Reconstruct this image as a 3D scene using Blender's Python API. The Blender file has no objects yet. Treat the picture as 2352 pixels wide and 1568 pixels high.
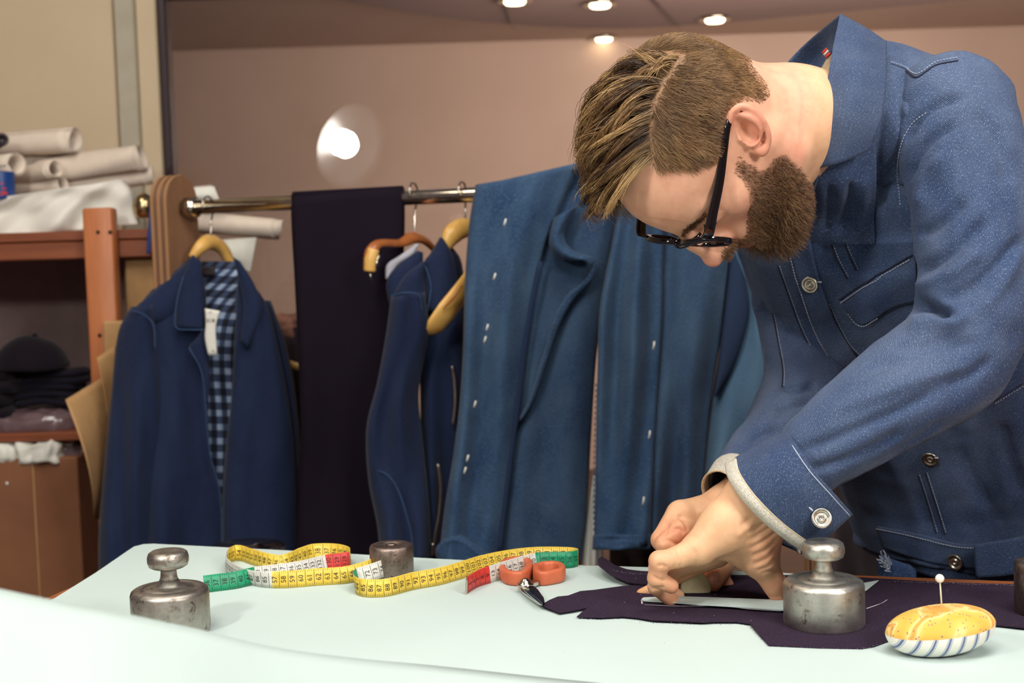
import bpy, bmesh, math, random
import numpy as np
from mathutils import Matrix, Vector

random.seed(7)
RNG = np.random.default_rng(11)
scene = bpy.context.scene
COL = scene.collection

# ------------------------------------------------------------------ camera
FPX, PW, PH = 3000.0, 2352.0, 1568.0
PITCH, ROLL = math.radians(4.0), math.radians(1.7)
CAM = np.array([0.0, 0.0, 1.28])
FW = np.array([0.0, math.cos(PITCH), -math.sin(PITCH)])
_u0 = np.array([0.0, math.sin(PITCH), math.cos(PITCH)])
_r0 = np.array([1.0, 0.0, 0.0])
RT = math.cos(ROLL) * _r0 - math.sin(ROLL) * _u0
UP = math.sin(ROLL) * _r0 + math.cos(ROLL) * _u0
cam_d = bpy.data.cameras.new('camera')
cam = bpy.data.objects.new('camera', cam_d)
COL.objects.link(cam)
cam_d.sensor_width = 36.0
cam_d.lens = 36.0 * FPX / PW
cam_d.clip_start = 0.05
cam.matrix_world = Matrix(((RT[0], UP[0], -FW[0], CAM[0]), (RT[1], UP[1], -FW[1], CAM[1]),
                           (RT[2], UP[2], -FW[2], CAM[2]), (0, 0, 0, 1)))
cam_d.dof.use_dof = True
cam_d.dof.focus_distance = 1.36
cam_d.dof.aperture_fstop = 7.0
scene.camera = cam

# ------------------------------------------------------------------ world, lights, exposure
def S(r, g, b):
    def c(v):
        v = v / 255.0
        return v / 12.92 if v <= 0.04045 else ((v + 0.055) / 1.055) ** 2.4
    return (c(r), c(g), c(b))

world = bpy.data.worlds.new('world')
scene.world = world
world.use_nodes = True
world.node_tree.nodes['Background'].inputs[0].default_value = (0.62, 0.50, 0.52, 1)
world.node_tree.nodes['Background'].inputs[1].default_value = 0.10

def area(name, loc, target, size, power, col, sy=None, spread=180):
    l = bpy.data.lights.new(name, 'AREA')
    l.shape = 'RECTANGLE' if sy else 'DISK'
    l.size = size
    if sy:
        l.size_y = sy
    l.energy = power
    l.color = col
    l.spread = math.radians(spread)
    o = bpy.data.objects.new(name, l)
    COL.objects.link(o)
    o.location = loc
    o.rotation_euler = (Vector(target) - Vector(loc)).to_track_quat('-Z', 'Y').to_euler()
    return o

# overhead workshop light and room light; front, side and hall fills are added
area('ceiling_softlight', (0.55, 0.85, 3.0), (0.30, 1.45, 0.95), 1.1, 14, (1.0, 0.965, 0.91), 0.9)
area('front_fill', (-0.55, -0.2, 3.25), (0.30, 1.45, 1.05), 0.8, 15, (1.0, 0.965, 0.91), 0.8)  # unseen fill added above the camera to light the man
area('side_fill', (1.15, -0.25, 2.08), (0.25, 1.40, 1.15), 0.45, 12.5, (1.0, 0.96, 0.91), 0.45)  # unseen fill added to brighten the face
area('room_softlight', (-1.1, 1.6, 3.0), (-1.0, 2.7, 0.9), 0.7, 6, (1.0, 0.86, 0.70), 0.6)
area('hall_fill', (1.2, 4.6, 1.95), (1.4, 7.5, 1.75), 2.0, 50, (1.0, 0.88, 0.76), 0.5)  # unseen fill added to light the hall wall and ceilings
scene.view_settings.view_transform = 'Standard'
scene.view_settings.look = 'None'
scene.view_settings.exposure = 1.07
scene.view_settings.gamma = 1.0
scene.view_settings.use_curve_mapping = False
scene.cycles.max_bounces = 7
scene.cycles.diffuse_bounces = 3
scene.cycles.glossy_bounces = 3
scene.cycles.transmission_bounces = 4
scene.cycles.adaptive_threshold = 0.05
scene.cycles.caustics_reflective = False
scene.cycles.caustics_refractive = False

# ------------------------------------------------------------------ helpers: picture point -> place
def ray(px, py):
    return FW + RT * (px - PW / 2) / FPX + UP * (PH / 2 - py) / FPX
def at(px, py, Y):
    d = ray(px, py)
    return CAM + d * (Y / d[1])
TZ = 0.90
def on(px, py, z=TZ):
    d = ray(px, py)
    return CAM + d * ((z - CAM[2]) / d[2])
def ppm(Y):
    return FPX / Y

ORG = {}
def mk(name, V, F, mat, parent=None, smooth=True, uv=None, fm=None, col=None, origin=None):
    V = np.asarray(V, dtype=np.float64).reshape(-1, 3)
    o3 = np.array([V[:, 0].mean(), V[:, 1].mean(), V[:, 2].min()]) if origin is None else np.asarray(origin)
    me = bpy.data.meshes.new(name)
    if isinstance(F, np.ndarray) and F.ndim == 2:
        n, k = F.shape
        me.vertices.add(len(V)); me.vertices.foreach_set('co', (V - o3).astype(np.float32).ravel())
        me.loops.add(n * k); me.loops.foreach_set('vertex_index', F.astype(np.int32).ravel())
        me.polygons.add(n)
        me.polygons.foreach_set('loop_start', np.arange(0, n * k, k, dtype=np.int32))
        me.update(calc_edges=True)
        me.validate()
    else:
        me.from_pydata((V - o3).tolist(), [], [list(map(int, f)) for f in F])
        me.update()
    mats = mat if isinstance(mat, (list, tuple)) else [mat]
    for m in mats:
        me.materials.append(m)
    if fm is not None:
        me.polygons.foreach_set('material_index', np.asarray(fm, dtype=np.int32))
    me.polygons.foreach_set('use_smooth', np.full(len(me.polygons), bool(smooth)))
    if uv is not None:
        ul = me.uv_layers.new(name='UVMap')
        li = np.empty(len(me.loops), dtype=np.int32); me.loops.foreach_get('vertex_index', li)
        ul.data.foreach_set('uv', np.asarray(uv, dtype=np.float32)[li].ravel())
    if col is not None:
        ca = me.color_attributes.new('Col', 'FLOAT_COLOR', 'POINT')
        c4 = np.ones((len(V), 4), dtype=np.float32); c4[:, :3] = col
        ca.data.foreach_set('color', c4.ravel())
    o = bpy.data.objects.new(name, me)
    COL.objects.link(o)
    if parent is not None:
        o.parent = parent
        o.location = o3 - ORG[parent.name]
    else:
        o.location = o3
    ORG[o.name] = o3
    return o

def thing(name, loc, label, cat, group=None):
    o = bpy.data.objects.new(name, None)
    COL.objects.link(o)
    o.empty_display_size = 0.05
    o.location = loc
    ORG[o.name] = np.asarray(loc, dtype=float)
    tag(o, label, cat, group)
    return o
def tag(o, label=None, cat=None, group=None, kind=None):
    if label: o['label'] = label
    if cat: o['category'] = cat
    if group: o['group'] = group
    if kind: o['kind'] = kind
    return o
def struct(o):
    o['kind'] = 'structure'
    return o

# ---- interpolation
def crom(pts, n):
    """Catmull-Rom through the rows of pts, n samples, spaced by chord length."""
    P = np.asarray(pts, dtype=float)
    if len(P) == 2:
        t = np.linspace(0, 1, n)[:, None]
        return P[0] * (1 - t) + P[1] * t
    d = np.linalg.norm(np.diff(P[:, :min(3, P.shape[1])], axis=0), axis=1)
    T = np.concatenate([[0], np.cumsum(np.maximum(d, 1e-9))])
    m = np.zeros_like(P)
    m[1:-1] = (P[2:] - P[:-2]) / (T[2:] - T[:-2])[:, None]
    m[0] = (P[1] - P[0]) / (T[1] - T[0]); m[-1] = (P[-1] - P[-2]) / (T[-1] - T[-2])
    t = np.linspace(0, T[-1], n)
    i = np.clip(np.searchsorted(T, t, side='right') - 1, 0, len(P) - 2)
    h = (T[i + 1] - T[i]); s = ((t - T[i]) / h)[:, None]; h = h[:, None]
    return ((2 * s**3 - 3 * s**2 + 1) * P[i] + (s**3 - 2 * s**2 + s) * h * m[i]
            + (-2 * s**3 + 3 * s**2) * P[i + 1] + (s**3 - s**2) * h * m[i + 1])
def lin(pts, n):
    P = np.asarray(pts, dtype=float)
    d = np.linalg.norm(np.diff(P, axis=0), axis=1)
    T = np.concatenate([[0], np.cumsum(d)])
    t = np.linspace(0, T[-1], n)
    return np.stack([np.interp(t, T, P[:, k]) for k in range(P.shape[1])], 1)
def nrm(v):
    return v / np.maximum(np.linalg.norm(v, axis=-1, keepdims=True), 1e-12)

# ---- cheap smooth value noise (numpy)
_NT = RNG.random((64, 64, 64)).astype(np.float32)
def vnoise(p, scale):
    q = np.asarray(p) * scale + 1000.0
    i = np.floor(q).astype(int); f = q - i; f = f * f * (3 - 2 * f)
    r = 0
    for dx in (0, 1):
        for dy in (0, 1):
            for dz in (0, 1):
                w = ((f[..., 0] if dx else 1 - f[..., 0]) * (f[..., 1] if dy else 1 - f[..., 1])
                     * (f[..., 2] if dz else 1 - f[..., 2]))
                r = r + w * _NT[(i[..., 0] + dx) % 64, (i[..., 1] + dy) % 64, (i[..., 2] + dz) % 64]
    return r * 2 - 1

# ---- basic meshes, all return (V, F)
def gridfaces(nu, nv, wrapu=False, off=0):
    F = []
    for j in range(nv - 1):
        for i in range(nu if wrapu else nu - 1):
            a = j * nu + i; b = j * nu + (i + 1) % nu
            F.append((a + off, b + off, b + nu + off, a + nu + off))
    return F
def lathe(profile, n=48, center=(0, 0, 0)):
    P = np.asarray(profile, dtype=float)
    a = np.linspace(0, 2 * math.pi, n, endpoint=False)
    V = np.stack([np.outer(P[:, 0], np.cos(a)), np.outer(P[:, 0], np.sin(a)), np.repeat(P[:, 1][:, None], n, 1)], -1).reshape(-1, 3)
    F = gridfaces(n, len(P), True)
    F.append(tuple(range(n - 1, -1, -1)))
    F.append(tuple(range((len(P) - 1) * n, len(P) * n)))
    return V + np.asarray(center), F
def frames(P):
    """parallel-transport frames along a polyline"""
    T = np.zeros_like(P); T[1:-1] = P[2:] - P[:-2]; T[0] = P[1] - P[0]; T[-1] = P[-1] - P[-2]
    T = nrm(T)
    a = np.array([0, 0, 1.0]) if abs(T[0][2]) < 0.9 else np.array([1.0, 0, 0])
    N = np.zeros_like(P); N[0] = nrm(a - T[0] * (a @ T[0]))
    for i in range(1, len(P)):
        v = N[i - 1] - T[i] * (N[i - 1] @ T[i]); N[i] = nrm(v)
    return T, N, np.cross(T, N)
def tube(P, r, n=10, caps=True, flat=None):
    P = np.asarray(P, dtype=float); m = len(P)
    r = np.broadcast_to(np.asarray(r, dtype=float), (m,))
    T, N, B = frames(P)
    a = np.linspace(0, 2 * math.pi, n, endpoint=False)
    fl = 1.0 if flat is None else flat
    V = (P[:, None] + r[:, None, None] * (np.cos(a)[None, :, None] * N[:, None] + fl * np.sin(a)[None, :, None] * B[:, None])).reshape(-1, 3)
    F = gridfaces(n, m, True)
    if caps:
        F.append(tuple(range(n - 1, -1, -1))); F.append(tuple(range((m - 1) * n, m * n)))
    return V, F
def bbox_mesh(lo, hi, bev=0.0, seg=2):
    bm = bmesh.new()
    bmesh.ops.create_cube(bm, size=1.0)
    lo, hi = np.asarray(lo, float), np.asarray(hi, float)
    for v in bm.verts:
        v.co = Vector((lo + hi) / 2 + np.array(v.co) * (hi - lo))
    if bev > 0:
        bmesh.ops.bevel(bm, geom=bm.edges[:], offset=bev, segments=seg, affect='EDGES', profile=0.5)
    return bm_out(bm)
def bm_out(bm):
    bm.verts.ensure_lookup_table(); bm.verts.index_update()
    V = np.array([v.co[:] for v in bm.verts]); F = [tuple(v.index for v in f.verts) for f in bm.faces]
    bm.free()
    return V, F
def join(*vf):
    Vs, Fs, off = [], [], 0
    for V, F in vf:
        V = np.asarray(V).reshape(-1, 3); Vs.append(V)
        Fs += [tuple(int(i) + off for i in f) for f in F]; off += len(V)
    return np.concatenate(Vs), Fs
def rotz(V, a, c=(0, 0, 0)):
    c = np.asarray(c, float); V = np.asarray(V) - c
    R = np.array([[math.cos(a), -math.sin(a), 0], [math.sin(a), math.cos(a), 0], [0, 0, 1]])
    return V @ R.T + c
def rot_to(V, zdir):
    """rotate mesh built around +Z so that +Z points along zdir"""
    z = nrm(np.asarray(zdir, float)); a = np.array([1.0, 0, 0]) if abs(z[0]) < 0.9 else np.array([0, 1.0, 0])
    x = nrm(np.cross(a, z)); y = np.cross(z, x)
    return np.asarray(V) @ np.stack([x, y, z])
def slab(poly, z0, thick, cell=0.02, disp=None):
    """flat polygon (Nx2) cut by a grid, lifted by disp(x,y), given thickness"""
    bm = bmesh.new()
    vs = [bm.verts.new((p[0], p[1], 0)) for p in poly]
    es = [bm.edges.new((vs[i], vs[(i + 1) % len(vs)])) for i in range(len(vs))]
    bmesh.ops.triangle_fill(bm, use_beauty=True, edges=es)
    P = np.asarray(poly)
    for ax in (0, 1):
        v = P[:, ax].min() + cell
        while v < P[:, ax].max() - 1e-4:
            co = [0, 0, 0]; no = [0, 0, 0]; co[ax] = v; no[ax] = 1
            bmesh.ops.bisect_plane(bm, geom=bm.verts[:] + bm.edges[:] + bm.faces[:], plane_co=co, plane_no=no)
            v += cell
    bmesh.ops.recalc_face_normals(bm, faces=bm.faces[:])
    if bm.faces and sum(f.normal.z for f in bm.faces) < 0:
        bmesh.ops.reverse_faces(bm, faces=bm.faces[:])
    top = bm.faces[:]
    r = bmesh.ops.extrude_face_region(bm, geom=top)
    up = [g for g in r['geom'] if isinstance(g, bmesh.types.BMVert)]
    upset = set(up)
    for v in bm.verts:
        d = disp(v.co.x, v.co.y) if disp else 0.0
        v.co.z = z0 + d + (thick if v in upset else 0.0)
    bmesh.ops.recalc_face_normals(bm, faces=bm.faces[:])
    return bm_out(bm)

# ------------------------------------------------------------------ materials
def nodes_of(name):
    m = bpy.data.materials.new(name); m.use_nodes = True
    nt = m.node_tree
    return m, nt, nt.nodes['Principled BSDF'], nt.nodes, nt.links
def ramp(N, L, src, stops):
    r = N.new('ShaderNodeValToRGB')
    e = r.color_ramp.elements
    while len(e) < len(stops):
        e.new(0.5)
    for k, (p, c) in enumerate(stops):
        e[k].position = p; e[k].color = (*c, 1)
    L.new(src, r.inputs[0])
    return r.outputs[0]
def mixc(N, L, fac, a, b, mode='MIX'):
    m = N.new('ShaderNodeMix'); m.data_type = 'RGBA'; m.blend_type = mode
    for s, v in ((m.inputs[0], fac), (m.inputs[6], a), (m.inputs[7], b)):
        if hasattr(v, 'is_linked') or isinstance(v, bpy.types.NodeSocket):
            L.new(v, s)
        elif isinstance(v, (int, float)):
            s.default_value = v
        else:
            s.default_value = (*v, 1)
    return m.outputs[2]
def tc(N, L, kind='Object', scale=(1, 1, 1), rot=(0, 0, 0)):
    t = N.new('ShaderNodeTexCoord'); mp = N.new('ShaderNodeMapping')
    mp.inputs['Scale'].default_value = scale; mp.inputs['Rotation'].default_value = rot
    L.new(t.outputs[kind], mp.inputs[0])
    return mp.outputs[0]
def noise(N, L, vec, scale, detail=3, rough=0.5, dist=0.0):
    n = N.new('ShaderNodeTexNoise')
    n.inputs['Scale'].default_value = scale; n.inputs['Detail'].default_value = detail
    n.inputs['Roughness'].default_value = rough; n.inputs['Distortion'].default_value = dist
    L.new(vec, n.inputs['Vector'])
    return n.outputs['Fac']
def bump(N, L, bsdf, height, strength=0.3, dist=0.001):
    b = N.new('ShaderNodeBump'); b.inputs['Strength'].default_value = strength; b.inputs['Distance'].default_value = dist
    L.new(height, b.inputs['Height']); L.new(b.outputs[0], bsdf.inputs['Normal'])

def plain(name, c, rough=0.6, metal=0.0, c2=None, nscale=20, bstr=0.0, bscale=200, spec=0.5, detail=4, coat=0.0):
    m, nt, B, N, L = nodes_of(name)
    B.inputs['Roughness'].default_value = rough; B.inputs['Metallic'].default_value = metal
    B.inputs['Specular IOR Level'].default_value = spec
    B.inputs['Coat Weight'].default_value = coat
    v = tc(N, L)
    c2 = c2 or tuple(x * 0.86 for x in c)
    f = noise(N, L, v, nscale, detail, 0.6)
    L.new(ramp(N, L, f, [(0.3, c2), (0.7, c)]), B.inputs['Base Color'])
    if bstr:
        bump(N, L, B, noise(N, L, v, bscale, 4), bstr)
    return m

def denim(name, dark, mid, light, period=0.0015, wash=6.0, wash_amt=0.6, bstr=0.25, fleck=0.5, rough=0.85, coord='UV', fold=0.0):
    """twill: fine diagonal warp lines, pale weft flecks, worn patches"""
    m, nt, B, N, L = nodes_of(name)
    B.inputs['Roughness'].default_value = rough
    B.inputs['Specular IOR Level'].default_value = 0.15
    B.inputs['Sheen Weight'].default_value = 0.08
    v = tc(N, L, coord)
    w = N.new('ShaderNodeTexWave'); w.wave_type = 'BANDS'; w.bands_direction = 'DIAGONAL'
    w.inputs['Scale'].default_value = 0.444 / period
    w.inputs['Distortion'].default_value = 1.2; w.inputs['Detail'].default_value = 1.5; w.inputs['Detail Scale'].default_value = 1.3
    L.new(v, w.inputs['Vector'])
    fl = noise(N, L, tc(N, L, coord, (1.0, 0.35, 1.0)), 1.3 / period, 1, 0.6)
    ws = noise(N, L, tc(N, L, coord, (1.0, 0.45, 1.0)), wash, 5, 0.62)
    wsr = ramp(N, L, ws, [(0.36, (0, 0, 0)), (0.66, (1, 1, 1))])
    base = mixc(N, L, wsr, mid, tuple(mid[k] * (1 - wash_amt) + light[k] * wash_amt for k in range(3)))
    tw = ramp(N, L, w.outputs['Fac'], [(0.25, (0, 0, 0)), (0.75, (1, 1, 1))])
    base2 = mixc(N, L, tw, dark, base)
    flr = ramp(N, L, fl, [(0.56, (0, 0, 0)), (0.74, (1, 1, 1))])
    fm = N.new('ShaderNodeMath'); fm.operation = 'MULTIPLY'; fm.inputs[1].default_value = fleck
    L.new(flr, fm.inputs[0])
    L.new(mixc(N, L, fm.outputs[0], base2, light), B.inputs['Base Color'])
    h = N.new('ShaderNodeMath'); h.operation = 'ADD'
    L.new(w.outputs['Fac'], h.inputs[0]); L.new(fl, h.inputs[1])
    if fold > 0:
        v2 = tc(N, L, coord, (1.0, 0.55, 1.0))
        f2 = noise(N, L, v2, 22, 2, 0.5, 0.8)
        b2 = N.new('ShaderNodeBump'); b2.inputs['Strength'].default_value = fold; b2.inputs['Distance'].default_value = 0.012
        L.new(f2, b2.inputs['Height'])
        b1 = N.new('ShaderNodeBump'); b1.inputs['Strength'].default_value = bstr; b1.inputs['Distance'].default_value = 0.0006
        L.new(h.outputs[0], b1.inputs['Height']); L.new(b2.outputs[0], b1.inputs['Normal'])
        L.new(b1.outputs[0], B.inputs['Normal'])
    else:
        bump(N, L, B, h.outputs[0], bstr, 0.0006)
    return m

def wood(name, c1, c2, scale=3.0, axis=(1, 12, 12), rough=0.45):
    m, nt, B, N, L = nodes_of(name)
    B.inputs['Roughness'].default_value = rough
    v = tc(N, L, 'Object', axis)
    f = noise(N, L, v, scale, 6, 0.65, 0.6)
    L.new(ramp(N, L, f, [(0.3, c1), (0.7, c2)]), B.inputs['Base Color'])
    bump(N, L, B, f, 0.08)
    return m

def metal(name, c, rough=0.3, c2=None, nscale=60, pit=0.3, patch=None):
    """worn metal; optional dark patina patches"""
    m, nt, B, N, L = nodes_of(name)
    B.inputs['Metallic'].default_value = 1.0
    v = tc(N, L)
    f = noise(N, L, v, nscale, 6, 0.7)
    colr = ramp(N, L, f, [(0.35, c2 or tuple(x * 0.6 for x in c)), (0.62, c)])
    if patch:
        g = noise(N, L, v, patch[0], 5, 0.75, 0.5)
        gr = ramp(N, L, g, [(patch[2], (0, 0, 0)), (patch[2] + 0.1, (1, 1, 1))])
        colr = mixc(N, L, gr, colr, patch[1])
    L.new(colr, B.inputs['Base Color'])
    rr = N.new('ShaderNodeMapRange'); rr.inputs[3].default_value = rough * 0.75; rr.inputs[4].default_value = rough * 1.35
    L.new(f, rr.inputs[0]); L.new(rr.outputs[0], B.inputs['Roughness'])
    if pit:
        bump(N, L, B, noise(N, L, v, nscale * 4, 5, 0.7), pit, 0.0006)
    return m

def emit(name, c, strength):
    m, nt, B, N, L = nodes_of(name)
    B.inputs['Base Color'].default_value = (*c, 1)
    B.inputs['Emission Color'].default_value = (*c, 1); B.inputs['Emission Strength'].default_value = strength
    return m

def glassy(name, tint=(1, 1, 1), refl=0.08, rough=0.0):
    """thin clear pane: mostly lets light through, mirrors a little"""
    m = bpy.data.materials.new(name); m.use_nodes = True
    nt = m.node_tree; N, L = nt.nodes, nt.links
    N.remove(N['Principled BSDF'])
    t = N.new('ShaderNodeBsdfTransparent'); t.inputs[0].default_value = (*tint, 1)
    g = N.new('ShaderNodeBsdfGlossy'); g.inputs['Roughness'].default_value = rough
    mx = N.new('ShaderNodeMixShader'); mx.inputs[0].default_value = refl
    L.new(t.outputs[0], mx.inputs[1]); L.new(g.outputs[0], mx.inputs[2])
    L.new(mx.outputs[0], N['Material Output'].inputs[0])
    return m
def vcol(name, rough=0.5, sss=0.0, spec=0.4, bstr=0.0, bscale=900, aniso=0.0):
    m, nt, B, N, L = nodes_of(name)
    a = N.new('ShaderNodeVertexColor'); a.layer_name = 'Col'
    L.new(a.outputs[0], B.inputs['Base Color'])
    B.inputs['Roughness'].default_value = rough; B.inputs['Specular IOR Level'].default_value = spec
    if sss:
        B.inputs['Subsurface Weight'].default_value = sss
        B.inputs['Subsurface Radius'].default_value = (1.0, 0.35, 0.2); B.inputs['Subsurface Scale'].default_value = 0.004
    if bstr:
        v = tc(N, L)
        f = noise(N, L, v, bscale, 4, 0.6)
        g = noise(N, L, v, 60, 3, 0.6)
        cc = mixc(N, L, ramp(N, L, g, [(0.35, (0.88, 0.82, 0.80)), (0.65, (1.05, 1.02, 1.0))]), (0, 0, 0), (0, 0, 0))
        mm = mixc(N, L, 0.7, a.outputs[0], ramp(N, L, g, [(0.3, (0.86, 0.76, 0.74)), (0.6, (1.0, 1.0, 1.0))]), 'MULTIPLY')
        L.new(mm, B.inputs['Base Color'])
        bump(N, L, B, f, bstr, 0.0006)
    return m

# ================================================================== the setting
GY = 3.55                                   # plane of the glass partition
M_floor = wood('floor_boards', S(60, 45, 40), S(92, 70, 58), 2.0, (1, 10, 1), 0.5)
M_beige = plain('beige_paint', S(206, 188, 158), 0.8, c2=S(198, 178, 148), nscale=2)
M_strip = plain('pale_metal_strip', S(178, 170, 150), 0.5)
M_hallw = plain('hall_paint', S(190, 164, 148), 0.85, c2=S(180, 154, 138), nscale=1.2)
M_hallc = plain('hall_ceiling_panel', S(134, 110, 104), 0.8, c2=S(122, 98, 94), nscale=1.0)
M_dark = plain('dark_frame', S(44, 28, 36), 0.35)
M_glass = glassy('glass_pane', (0.93, 0.92, 0.92), 0.06)
M_bulbw = emit('downlight_glow', (1.0, 0.86, 0.55), 6.0)
M_steel = metal('chrome', (0.72, 0.66, 0.55), 0.16, nscale=15, pit=0)
M_paper_w = plain('paper_white', S(226, 226, 216), 0.75, c2=S(212, 210, 200), nscale=6, bstr=0.05, bscale=60)
M_roll = plain('paper_roll', S(222, 208, 192), 0.8, c2=S(206, 190, 174), nscale=9, bstr=0.2, bscale=40)
M_kraft = plain('kraft_card', S(190, 150, 100), 0.8, c2=S(168, 128, 84), nscale=14)
M_box = plain('cardboard', S(140, 92, 62), 0.85, c2=S(122, 78, 52), nscale=5)
M_pine = wood('pine', S(164, 92, 52), S(192, 120, 72), 3.0, (14, 14, 1), 0.45)
M_pined = wood('pine_shaded', S(112, 58, 36), S(142, 80, 48), 3.0, (1, 14, 14), 0.45)  # pine with the shelf's shade put into its colour
M_ply = wood('plywood_face', S(128, 92, 66), S(152, 110, 78), 2.0, (8, 8, 1), 0.5)

V, F = bbox_mesh((-4.5, -1.6, -0.05), (4.5, 8.6, 0.0)); struct(mk('floor', V, F, M_floor, smooth=False))
def wall_px(name, x0, x1, Y, z0, z1, d, m):
    a = at(x0, 500, Y)[0] if x0 is not None else -4.5
    b = at(x1, 500, Y)[0] if x1 is not None else 4.5
    V, F = bbox_mesh((a, Y, z0), (b, Y + d, z1), 0.004, 1)
    return struct(mk(name, V, F, m, smooth=False))
wall_px('wall_left', None, 283, GY, 0, 3.0, 0.10, M_beige)
wall_px('trim_1', 284, 330, GY - 0.025, 0, 3.0, 0.12, M_strip)
wall_px('trim_2', 331, 381, GY, 0, 3.0, 0.10, M_beige)
# glass partition: dark frame and pane
wx0, wx1 = at(382, 300, GY)[0], 3.6
ztop = at(480, -4, GY)[2]
w1 = struct(mk('window_1', *bbox_mesh((wx0, GY - 0.03, 0.0), (at(399, 300, GY)[0], GY + 0.03, ztop + 0.04), 0.003, 1), M_dark, smooth=False))
V, F = bbox_mesh((wx0, GY - 0.03, ztop), (wx1, GY + 0.03, ztop + 0.04), 0.003, 1); mk('frame_rail', V, F, M_dark, w1, smooth=False)
V, F = bbox_mesh((wx1, GY - 0.03, 0.0), (wx1 + 0.04, GY + 0.03, ztop + 0.04), 0.003, 1); mk('frame_post', V, F, M_dark, w1, smooth=False)
V, F = bbox_mesh((wx0 + 0.01, GY - 0.004, 0.02), (wx1, GY + 0.004, ztop)); mk('pane', V, F, M_glass, w1, smooth=False)
# hall behind the glass
V, F = bbox_mesh((-4.5, 7.5, 0), (4.5, 7.6, 2.6)); struct(mk('wall_back', V, F, M_hallw, smooth=False))
V, F = bbox_mesh((4.5, -1.6, 0), (4.6, 7.6, 3.0)); struct(mk('wall_right', V, F, M_hallw, smooth=False))
V, F = bbox_mesh((-4.6, GY + 0.1, 0), (-4.5, 7.6, 3.0)); struct(mk('wall_hall_left', V, F, M_hallw, smooth=False))
V, F = bbox_mesh((-4.5, GY + 0.1, 2.46), (4.5, 7.6, 2.52)); ceil = struct(mk('ceiling', V, F, M_hallw, smooth=False))
ZC = 2.36
edge = crom([on(x, y, ZC)[:2] for x, y in ((420, -60), (780, 0), (1000, 38), (1200, 58), (1400, 66), (1600, 57), (1900, 30), (2250, -4), (2700, -60))], 60)
poly = list(map(tuple, edge)) + [(4.4, 4.9), (4.4, GY + 0.12), (-4.4, GY + 0.12), (-4.4, 4.9)]
V, F = slab(poly, ZC, 0.05, 1.5); panel = mk('suspended_panel', V, F, M_hallc, ceil, smooth=False)
for a, b in (((1140, -40), (1180, 62)), ((1460, -40), (1560, 60))):        # joints between the panels
    p, q = on(*a, ZC - 0.001), on(*b, ZC - 0.001)
    V, F = tube([p, q], 0.008, 4); mk('panel_joint', V, F, M_dark, panel)
def downlight(px, py, z, i, lab):
    c = on(px, py, z)
    t = thing('ceiling_downlight', c, lab, 'downlight', 'downlights in the hall ceiling')
    V, F = lathe([(0.035, 0.004), (0.072, 0.004), (0.078, -0.004), (0.074, -0.012), (0.052, -0.012), (0.045, 0.0)], 32, c - np.array([0, 0, 0.004]))
    mk('rim', V, F, M_steel, t)
    V, F = lathe([(0.001, -0.006), (0.044, -0.006), (0.046, -0.012), (0.040, -0.020), (0.001, -0.022)], 24, c - np.array([0, 0, 0.004]))
    mk('lamp_glass', V, F, M_bulbw, t)
downlight(1182, -4, ZC, 0, 'leftmost round downlight at the very top of the dark hall ceiling')
downlight(1378, 4, ZC, 1, 'round downlight in the dark hall ceiling above the lowest one')
downlight(1642, 39, ZC, 2, 'rightmost round downlight of the hall ceiling, above the man\'s hair')
downlight(1387, 84, 2.46, 3, 'lowest round downlight, just below the curved edge of the dark ceiling')

# ================================================================== studio lamp (seen mirrored in the glass)
lp = at(790, 330, 2 * GY - 0.40); lp = np.array([lp[0], 0.40, lp[2]])
M_dish = plain('dish_plastic', (0.015, 0.014, 0.014), 0.35, c2=(0.02, 0.019, 0.018), nscale=8)
M_bulb = emit('lamp_bulb', (1.0, 0.97, 0.90), 100.0)
lamp = thing('studio_lamp', (lp[0], lp[1], 0.0), 'studio lamp with round dish reflector, seen mirrored in the glass partition', 'lamp')
ax = nrm(np.array([0.35, 1.45, 1.30]) - lp)
prof = [(0.03, 0.0), (0.10, 0.012), (0.16, 0.04), (0.20, 0.085), (0.225, 0.13), (0.232, 0.132), (0.206, 0.083), (0.164, 0.034), (0.10, 0.004), (0.03, -0.01)]
V, F = lathe(prof, 56); mk('dish', rot_to(V - np.array([0, 0, 0.06]), ax) + lp, F, M_dish, lamp)
V, F = lathe([(0.001, 0.0), (0.055, 0.0), (0.064, 0.02), (0.064, 0.075), (0.05, 0.10), (0.001, 0.108)], 28); mk('bulb', rot_to(V - np.array([0.0, 0, 0.05]), ax) + lp, F, M_bulb, lamp)
V, F = lathe([(0.001, -0.16), (0.055, -0.16), (0.06, -0.15), (0.06, -0.03), (0.045, 0.0), (0.001, 0.0)], 28); mk('lamp_head', rot_to(V - np.array([0, 0, 0.06]), ax) + lp, F, M_dark, lamp)
V, F = tube([lp - ax * 0.12, lp - ax * 0.12 + np.array([0, 0, -0.15]), (lp[0] - ax[0] * .12, lp[1] - ax[1] * .12, 0.35)], 0.014, 12); mk('stand_pole', V, F, M_dark, lamp)
bp = np.array([lp[0] - ax[0] * .12, lp[1] - ax[1] * .12, 0.0])
for k in range(3):
    a = k * 2.094 + 2.6
    V, F = tube([bp + np.array([0, 0, 0.42]), bp + np.array([0.36 * math.cos(a), 0.36 * math.sin(a), 0.012])], 0.011, 10)
    mk('stand_leg', V, F, M_dark, lamp)

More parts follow.
